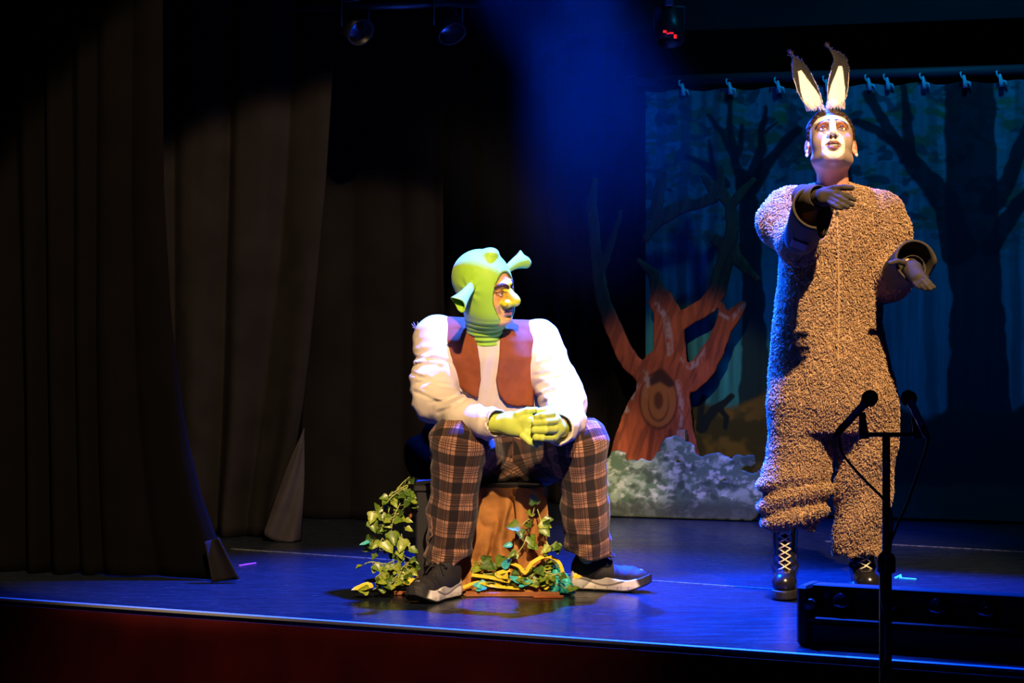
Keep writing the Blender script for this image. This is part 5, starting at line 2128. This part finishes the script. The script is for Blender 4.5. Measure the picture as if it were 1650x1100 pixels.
garland('ivy garland tumbling down the dark side of the stump', [
    [(660, 768, 8.14), (645, 782, 8.10), (632, 805, 8.09), (622, 840, 8.08), (612, 880, 8.06), (606, 893, 8.05)],
    [(662, 778, 8.13), (640, 790, 8.08), (626, 800, 8.06), (606, 838, 8.05), (604, 872, 8.05), (614, 888, 8.04)],
    [(662, 790, 8.13), (652, 815, 8.09), (646, 850, 8.07), (650, 880, 8.06), (648, 905, 8.05)],
    [(660, 774, 8.13), (650, 800, 8.08), (636, 830, 8.05), (630, 862, 8.03), (640, 880, 8.03), (652, 896, 8.03)],
    [(655, 785, 8.11), (635, 797, 8.06), (610, 822, 8.04), (600, 824, 8.04)],
    [(650, 820, 8.08), (628, 836, 8.03), (612, 838, 8.03)]],
    (P(640, 0, 8.08)[0], 8.08, 0), .019, .029, [0, 0, 1, 2, 2], 3,
    extra=[((602, 826, 8.02), (-.2, -.3, -.7), (0, -1, .4), .042, 0, 1), ((598, 838, 8.02), (.3, -.3, -.8), (0, -1, .3), .046, 1, 0), ((596, 873, 8.02), (-1, -.1, -.25), (0, -.6, 1), .036, 2, 4),
           ((620, 872, 8.0), (.5, -.3, -.7), (0, -1, .3), .05, 0, 1), ((632, 856, 8.0), (.2, -.3, -1), (0, -1, .3), .05, 1, 0), ((650, 868, 8.02), (-.3, -.3, -1), (0, -1, .3), .05, 0, 1),
           ((612, 870, 8.02), (-.7, -.2, -.8), (0, -1, .3), .04, 2, 1)])
garland('heap of ivy spilling on the floor at the dark side of the stump', [
    [(652, 900, 8.05), (640, 910, 8.0), (625, 925, 7.97), (612, 945, 7.95)],
    [(660, 905, 8.03), (648, 915, 7.98), (640, 935, 7.94), (626, 950, 7.93)],
    [(640, 900, 8.04), (622, 908, 8.0), (600, 905, 8.0), (588, 908, 8.0)],
    [(640, 912, 8.0), (620, 920, 7.98), (605, 930, 7.98)],
    [(664, 915, 8.0), (655, 928, 7.96), (650, 940, 7.94)],
    [(650, 918, 8.0), (630, 935, 7.95), (600, 950, 7.93)]],
    (P(630, 0, 7.98)[0], 7.98, 0), .014, .033, [0, 1, 1, 2], 5,
    extra=[((602, 944, 7.93), (-1, -.2, -.12), (0, -.5, 1), .075, 2, 3), ((624, 940, 7.93), (-.6, -.3, .1), (0, -.5, 1), .045, 2, 1), ((650, 938, 7.92), (.9, -.2, .02), (0, -.6, 1), .07, 2, 3)])
garland('thin ivy strand climbing the lit front of the stump', [
    [(862, 812, 8.02), (858, 830, 8.02), (852, 850, 8.02), (846, 872, 8.01), (836, 888, 8.0), (822, 898, 7.99)],
    [(866, 820, 8.02), (874, 848, 8.0), (878, 866, 8.0), (886, 880, 7.99), (897, 872, 7.98)],
    [(862, 828, 8.02), (845, 842, 8.0), (836, 848, 8.0)], [(878, 868, 8.0), (884, 885, 7.98), (880, 896, 7.98)]],
    (P(858, 0, 8.0)[0], 8.0, 0), .042, .036, [0, 0, 1, 2], 9,
    extra=[((862, 812, 8.0), (-.2, -.2, .8), (0, -1, .3), .040, 0, 2), ((870, 842, 7.99), (.8, -.3, -.3), (0, -1, .4), .044, 1, 1), ((874, 850, 7.98), (.6, -.3, -.7), (0, -1, .4), .040, 0, 0),
           ((835, 846, 7.99), (-.8, -.3, -.1), (0, -1, .4), .044, 0, 0), ((838, 852, 7.98), (.2, -.3, -.9), (0, -1, .4), .038, 1, 2), ((897, 876, 7.97), (.1, -.3, -.9), (0, -1, .4), .036, 0, 0),
           ((826, 876, 7.97), (-.8, -.2, -.2), (0, -1, .4), .034, 2, 4), ((832, 888, 7.97), (-.7, -.2, -.6), (0, -1, .4), .030, 2, 0)])
garland('ivy trailing over the brown board between the running shoes', [
    [(752, 910, 8.075), (772, 905, 8.055), (790, 912, 8.035), (812, 905, 8.035)], [(760, 930, 8.025), (790, 938, 8.005), (830, 935, 8.005), (862, 925, 8.005), (888, 920, 8.005)],
    [(780, 925, 8.015), (815, 922, 8.015), (850, 915, 8.025), (880, 908, 8.035), (905, 915, 8.025)],
    [(840, 930, 8.005), (870, 938, 7.995), (895, 940, 7.995), (912, 948, 7.995)], [(860, 915, 8.015), (890, 925, 7.995), (915, 930, 7.995)],
    [(850, 935, 7.995), (880, 930, 7.985), (905, 922, 7.985)]],
    (P(820, 0, 7.94)[0], 7.94, 0), .020, .034, [0, 1, 1, 2, 3], 15,
    extra=[((810, 915, 8.005), (.4, -.3, .5), (0, -1, .4), .05, 2, 4), ((782, 944, 7.985), (-.8, -.2, .1), (0, -.8, .8), .045, 0, 4), ((768, 948, 7.975), (.8, -.2, .1), (0, -.8, .8), .036, 1, 4),
           ((838, 938, 7.985), (-.8, -.2, .5), (0, -.8, .8), .045, 2, 4), ((838, 940, 7.985), (.9, -.2, .15), (0, -.8, .8), .045, 0, 4), ((780, 906, 8.025), (.5, -.3, -.3), (0, -1, .4), .05, 0, 2),
           ((800, 905, 8.025), (.6, -.3, .2), (0, -1, .4), .05, 1, 0)])

# ribbons
M_RIB = mat('yellow_ribbon', (0.62, 0.46, 0.02), 0.55, sp=.3)


def ribbon(label, pts, w, M_=None):
    c = bez([P(*q) for q in pts], 12)
    V, F = [], []
    for i, p in enumerate(c):
        t = unit(c[min(i + 1, len(c) - 1)] - c[max(i - 1, 0)])
        sd = unit(np.cross(t, (0.15, -.75, .65)))
        p = np.array([p[0], p[1], max(p[2], .022)])
        V += [p - sd * w, p + sd * w]
        if i:
            F.append((2 * i - 2, 2 * i - 1, 2 * i + 1, 2 * i))
    me = bpy.data.meshes.new('ribbon')
    me.from_pydata(V, [], F)
    me.update()
    return solid(obj('ribbon', me, M_ or M_RIB, label=label, cat='ribbon'), .0012)


ribbon('yellow ribbon looping up from the leaves beside the teal cloth', [(820, 906, 8.005), (836, 912, 7.995), (846, 922, 7.975), (858, 906, 7.975), (880, 896, 7.985), (900, 905, 7.995), (908, 925, 7.995)], .0065)
ribbon('yellow ribbon lying flat along the brown board', [(746, 946, 7.990), (770, 938, 7.990), (790, 943, 7.985), (815, 946, 7.985), (846, 948, 7.985)], .006)
ribbon('yellow ribbon curling among the leaves near the middle of the board', [(760, 926, 8.000), (790, 930, 7.995), (820, 936, 7.990), (800, 925, 7.995), (822, 918, 8.005)], .007)
ribbon('yellow ribbon sticking out of the ivy heap towards the shoe', [(628, 945, 7.995), (645, 937, 7.995), (662, 941, 7.985), (672, 946, 7.975)], .008)

# teal cloth scrap by the sideways shoe
M_TEAL = mat('teal_sheer_cloth', (0.03, 0.42, 0.36), 0.5, sp=.4, var=.25, vscale=40)


def scrap(s, t):
    x = P(872, 0, 7.95)[0] + .105 * s
    y = 8.00 + .10 * t
    z = .008 + (.040 * np.abs(np.sin(s * 10 + 4 * t)) + .070 * fbm(s * 8, t * 8, 2.0)) * np.sin(np.pi * np.clip(t, .0, 1)) ** .6 * (np.sin(np.pi * np.clip(s, 0, 1)) ** .5) + .035 * (1 - s) * t
    return x + .01 * np.sin(t * 9), y + .012 * np.sin(s * 11), z


solid(obj('cloth_scrap', mesh_np('cloth_scrap', *cloth_grid(60, 50, scrap)), M_TEAL, label='crumpled teal cloth by the heel of the sideways shoe', cat='cloth'), .002)


# ------------------------------------------------------------------ marks on the stage floor
def tape(label, pts, w, m, name='floor_tape'):
    V, F = [], []
    for i, (px, py) in enumerate(pts):
        Y = EYE * F_PX / (py - HOR)
        p = P(px, py, Y)
        q = pts[min(i + 1, len(pts) - 1)]
        r = pts[max(i - 1, 0)]
        d = P(q[0], q[1], EYE * F_PX / (q[1] - HOR)) - P(r[0], r[1], EYE * F_PX / (r[1] - HOR))
        sd = unit(np.cross(d, (0, 0, 1)))
        for z in (.0004, .0022):
            for s in (-1, 1):
                V.append((p[0] + s * sd[0] * w, p[1] + s * sd[1] * w, z))
        if i:
            a, b = 4 * i - 4, 4 * i
            F += [(a + 2, a + 3, b + 3, b + 2), (a, b, b + 1, a + 1), (a, a + 2, b + 2, b), (a + 1, b + 1, b + 3, a + 3)]
    e = 4 * (len(pts) - 1)
    F += [(0, 1, 3, 2), (e, e + 2, e + 3, e + 1)]
    return MB().add(V, F).build(name, m, label=label, cat='floor mark')


M_SEAM = mat('worn_white_edge', (.11, .12, .13), .6, var=.6, vscale=60)
M_TAPE_C = mat('cyan_emissive_tape', (.05, .75, .62), .6, emit=(0.03, .75, .5), emit_s=.35)  # emission added so the tape stays cyan under the blue light
M_TAPE_P = mat('magenta_emissive_tape', (.55, .10, .55), .6, emit=(.45, .02, .6), emit_s=.25)  # faint emission added to this tape as well
tape('long worn pale joint line across the stage floor', [(372, 884), (560, 897), (760, 911), (1000, 932), (1240, 949), (1450, 958), (1720, 973)], .0035, M_SEAM, 'floor_joint')
tape('pale joint line on the floor before the painted backdrop', [(1330, 872), (1450, 878), (1560, 884), (1720, 893)], .003, M_SEAM, 'floor_joint')
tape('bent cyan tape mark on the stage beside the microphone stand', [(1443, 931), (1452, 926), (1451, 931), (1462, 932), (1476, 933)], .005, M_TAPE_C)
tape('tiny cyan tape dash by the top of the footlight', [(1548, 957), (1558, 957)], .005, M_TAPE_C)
tape('short magenta tape mark by the kicked-out curtain hem', [(386, 911), (398, 909), (412, 907)], .004, M_TAPE_P)

# ------------------------------------------------------------------ footlight batten at the stage edge
U0 = 2.80
M_METAL_D = mat('dull_black_metal', (0.0035, 0.0035, 0.004), 0.5, 0.0, 0.25)
bt = thing('footlight', 'long black footlight batten with round lenses standing on the stage edge', 'stage light', S(U0 + 1.0, .17, 0))
BV = .17
LEN = 2.3


def SB(u, v, z):
    return S(U0 + u, BV + v, z)


MB().box(SB(LEN / 2, .01, .036), (LEN / 2, .060, .032), ME, .004).build('base', M_METAL_D, bt)
mb = MB()
mb.box(SB(LEN / 2, .030, .120), (LEN / 2, .030, .052), ME, .004)
mb.box(SB(LEN / 2, .006, .172), (LEN / 2, .030, .005), ME, .003)
mb.box(SB(LEN / 2, -.022, .082), (LEN / 2, .052, .006), ME, .003)
mb.build('housing', M_METAL_D, bt)
MB().box(SB(LEN / 2, -.002, .128), (LEN / 2 - .03, .003, .036), ME, .001).build('face_plate', mat('satin_black_plate', (.03, .03, .035), .28, sp=.6), bt)
MB().box(SB(-.016, 0, .089), (.018, .066, .087), ME, .008).build('end_bracket', M_METAL_D, bt)
MB().lathe([(0, .001), (0, .016), (.012, .016), (.014, .001)], SB(.008, -.062, .125), (-EN[0], -EN[1], 0), 14).build('knob', M_PLASTIC_B, bt, smooth=True)
M_LENS = mat('dark_glass_lens', (.006, .006, .010), .10, sp=1.0)
lm = MB().lathe([(0, .036), (.010, .0355), (.022, .032), (.032, .025), (.040, .015), (.043, .001)], (0, 0, 0), (0, -1, 0), 24)
lr = MB().lathe([(-.002, .042), (.008, .042), (.010, .038), (.004, .034), (-.002, .034)], (0, 0, 0), (0, -1, 0), 24)
rz = math.atan2(ED[1], ED[0])
first = None
for i in range(15):
    q = SB(.088 + i * .141, -.005, .128)
    if first is None:
        a = lr.build('lens_ring', M_METAL_B, bt, smooth=True)
        b = lm.build('lens', M_LENS, a, smooth=True)
        first = (a.data, b.data)
    else:
        a = obj('lens_ring', first[0], None, bt)
        b = obj('lens', first[1], None, a)
    a.matrix_parent_inverse = Matrix()
    b.matrix_parent_inverse = Matrix()
    a.location = Vector(q) - bt.location
    a.rotation_euler = (0, 0, rz)

# ------------------------------------------------------------------ microphone stand in front of the stage
MX, MYY = P(1428, 0, 6.15)[0], 6.15
st = thing('microphone_stand', 'black microphone stand with a cross bar standing before the stage', 'microphone stand', (MX, MYY, -.978))
ztop = P(0, 702, MYY)[2]
zcl = P(0, 905, MYY)[2]
MB().tube([(MX, MYY, zcl), (MX, MYY, ztop)], .0105, 12).build('upper_pole', M_METAL_B, st, smooth=True)
MB().tube([(MX - .002, MYY, -.90), (MX - .002, MYY, zcl)], .0165, 12).build('lower_pole', M_METAL_B, st, smooth=True)
mb = MB().lathe([(-.03, .017), (-.025, .024), (.01, .024), (.02, .019), (.025, .012)], (MX, MYY, zcl), (0, 0, 1), 16)
mb.build('clutch', M_PLASTIC_B, st, smooth=True)
MB().lathe([(-.004, .0245), (.004, .0245)], (MX, MYY, zcl - .006), (0, 0, 1), 16).build('clutch_ring', mat('brass_ring', (.30, .20, .08), .4, .8), st, smooth=True)
for k in range(3):
    a = 2.1 + k * 2.094
    MB().tube([(MX, MYY, -.86), (MX + .20 * math.cos(a), MYY + .20 * math.sin(a), -.93), (MX + .33 * math.cos(a), MYY + .33 * math.sin(a), -.968)], .009, 8).build('leg', M_METAL_B, st, smooth=True)
zb = P(0, 700, MYY)[2]
XA, XB = P(1391, 0, MYY)[0], P(1478, 0, MYY)[0]
MB().tube([(XA, MYY, zb), (XB, MYY, zb)], .0062, 10).build('cross_bar', M_METAL_B, st, smooth=True)
for nm, xx, pt in (('clip_mount', XA, (1389, 664)), ('clip_mount', XB, (1473, 672))):
    top = P(pt[0], pt[1], MYY)
    MB().tube([(xx, MYY, zb - .010), (xx, MYY, zb + .012), ((xx + top[0]) / 2, MYY, (zb + top[2]) / 2 + .006), top], [.0125, .0125, .010, .0085], 10).build(nm, M_PLASTIC_B, st, smooth=True)
M_MICBODY = mat('satin_grey_microphone', (.22, .22, .24), .35, .35)
M_FOAM = mat('black_foam_windshield', (.008, .008, .009), .95, sp=.05, bmp=(300, .4, .001))
MICS = (((1402, 641, 6.13), (1362, 684, 6.13), 'microphone tilted across the fluffy jumpsuit, on the bar arm nearer the sitter'),
        ((1464, 641, 6.19), (1487, 689, 6.10), 'microphone tilted over the open floor, on the bar arm farther from the sitter'))
ENDS = []
for hp, tp, lab in MICS:
    hq, tq = P(*hp), P(*tp)
    ax = unit(tq - hq)
    L = np.linalg.norm(tq - hq)
    m = thing('microphone', lab, 'microphone', hq)
    mb = MB().lathe([(-.0215, .001), (-.020, .008), (-.013, .0165), (-.003, .0215), (.008, .0212), (.016, .016), (.022, .010), (.022, .001)], hq, ax, 20)
    mb.build('foam_windshield', M_FOAM, m, smooth=True)
    mb = MB().lathe([(.018, .012), (.024, .0125), (.028, .0105), (.05, .0100), (.052, .0108), (.056, .0108), (.058, .0098), (L - .02, .0092), (L - .018, .0100), (L, .0095), (L, .001)], hq, ax, 18)
    mb.build('body', M_MICBODY, m, smooth=True)
    mb = MB().lathe([(L - .001, .0098), (L + .022, .0095), (L + .034, .006), (L + .046, .0042), (L + .046, .001)], hq, ax, 16)
    mb.build('cable_plug', M_PLASTIC_B, m, smooth=True)
    ENDS.append(hq + ax * (L + .045))
M_CABLE = mat('black_cable', (.012, .012, .013), .5)
c1 = [ENDS[0], P(1351, 704, 6.12), P(1356, 728, 6.12), P(1374, 752, 6.12), P(1398, 778, 6.12), P(1420, 800, 6.125), P(1434, 820, 6.16), P(1437, 850, 6.165), P(1432, 900, 6.115), P(1421, 960, 6.115), P(1434, 1030, 6.115), P(1420, 1100, 6.115), P(1428, 1180, 6.11), P(1390, 1240, 5.95)]
c2 = [ENDS[1], P(1496, 706, 6.11), P(1490, 730, 6.12), P(1478, 765, 6.13), P(1462, 810, 6.14), P(1446, 845, 6.17), P(1437, 868, 6.18), P(1421, 900, 6.19), P(1437, 970, 6.19), P(1420, 1050, 6.19), P(1434, 1130, 6.19), P(1450, 1230, 6.3)]
for c, lab in ((c1, 'black cable looping from the microphone beside the fluffy jumpsuit to the stand'), (c2, 'black cable hanging from the microphone over the open floor to the stand')):
    q = bez(c, 10)
    MB().tube(q, .0036, 8).build('microphone_cable', M_CABLE, smooth=True, label=lab, cat='cable')

# ------------------------------------------------------------------ lamps and pipes above
Yp = 9.35
MB().tube([P(470, 12, Yp), P(770, 4, Yp)], .020, 12).build('lighting_pipe', M_METAL_B, smooth=True, label='black lighting pipe above the dark grey drape', cat='pipe')


def par_can(px, py, Y, aim, label, red=False):
    o = P(px, py, Y)
    t = thing('stage_light', label, 'stage light', o)
    ax = unit(aim)
    MB().lathe([(-.11, .001), (-.11, .035), (-.09, .05), (-.03, .055), (.05, .058), (.05, .052), (-.02, .05)], o, ax, 22).build('can', M_METAL_B, t, smooth=True)
    MB().lathe([(.02, .051), (.026, .035), (.03, .001)], o, ax, 22).build('lens', M_LENS, t, smooth=True)
    sd = unit(np.cross(ax, (0, 0, 1)))
    up = np.array([0, 0, 1.0])
    mb = MB().tube([o + sd * .062, o + sd * .066 + up * .10, o - sd * .066 + up * .10, o - sd * .062], .006, 8)
    mb.build('yoke', M_METAL_B, t, smooth=True)
    MB().box(o + up * .125, (.018, .025, .025), None, .004).build('hook_clamp', M_STEEL, t)
    if red:
        mb = MB()
        q = o + (0, -.075, -.02)
        for dx, dz, w, h in ((-.022, .010, .007, .005), (-.010, .002, .004, .003), (.004, .004, .009, .003), (.020, -.010, .006, .008)):
            mb.box(q + (dx, 0, dz), (w, .002, h), None, .001)
        mb.build('indicator', mat('red_indicator', (.3, .0, .0), .5, emit=(1, .015, .03), emit_s=1.1), t, label='glowing red indicator')
    return t


par_can(572, 44, Yp, (.55, -.7, -.5), 'black lamp hanging from the pipe over the flat brownish drape')
par_can(722, 42, Yp, (.35, -.6, -.7), 'black lamp hanging at the bare end of the lighting pipe')
par_can(1078, 50, 9.7, (.1, -.4, -.9), 'black lamp with a glowing red indicator above the backdrop corner', True)
MB().tube([P(1000, -22, 9.7), P(1260, -30, 9.7)], .02, 12).build('lighting_pipe', M_METAL_B, smooth=True, label='short black pipe carrying the lamp with the red indicator', cat='pipe')

# ------------------------------------------------------------------ haze in the beam
m = bpy.data.materials.new('stage_haze')
m.use_nodes = True
nt = m.node_tree
nt.nodes.clear()
out = nt.nodes.new('ShaderNodeOutputMaterial')
vs = nt.nodes.new('ShaderNodeVolumeScatter')
vs.inputs['Color'].default_value = (1, 1, 1, 1)
vs.inputs['Density'].default_value = 0.05
vs.inputs['Anisotropy'].default_value = 0.2
L = nt.links.new
tc = nt.nodes.new('ShaderNodeTexCoord')
nz = nt.nodes.new('ShaderNodeTexNoise')
nz.inputs['Scale'].default_value = 1.1
nz.inputs['Detail'].default_value = 3
mr = nt.nodes.new('ShaderNodeMapRange')
mr.inputs['From Min'].default_value = .38
mr.inputs['From Max'].default_value = .68
mr.inputs['To Min'].default_value = .006
mr.inputs['To Max'].default_value = .065
L(tc.outputs['Object'], nz.inputs['Vector'])
L(nz.outputs['Fac'], mr.inputs['Value'])
# the cloud thins out towards its border
mp = nt.nodes.new('ShaderNodeMapping')
mp.inputs['Scale'].default_value = (1 / .95, 1 / .62, 1 / 1.25)
ln = nt.nodes.new('ShaderNodeVectorMath')
ln.operation = 'LENGTH'
fd = nt.nodes.new('ShaderNodeMapRange')
fd.interpolation_type = 'SMOOTHSTEP'
fd.inputs['From Min'].default_value = 1.0
fd.inputs['From Max'].default_value = .35
mu = nt.nodes.new('ShaderNodeMath')
mu.operation = 'MULTIPLY'
L(tc.outputs['Object'], mp.inputs['Vector'])
L(mp.outputs['Vector'], ln.inputs[0])
L(ln.outputs['Value'], fd.inputs['Value'])
L(fd.outputs['Result'], mu.inputs[0])
L(mr.outputs['Result'], mu.inputs[1])
L(mu.outputs[0], vs.inputs['Density'])
L(vs.outputs[0], out.inputs['Volume'])
hz = MB().box((0, 0, 0), (.95, .62, 1.25)).build('haze', m, kind='stuff', label='thin stage haze lit by the blue beam overhead', cat='haze')
hz.location = (.32, 9.85, 2.05)
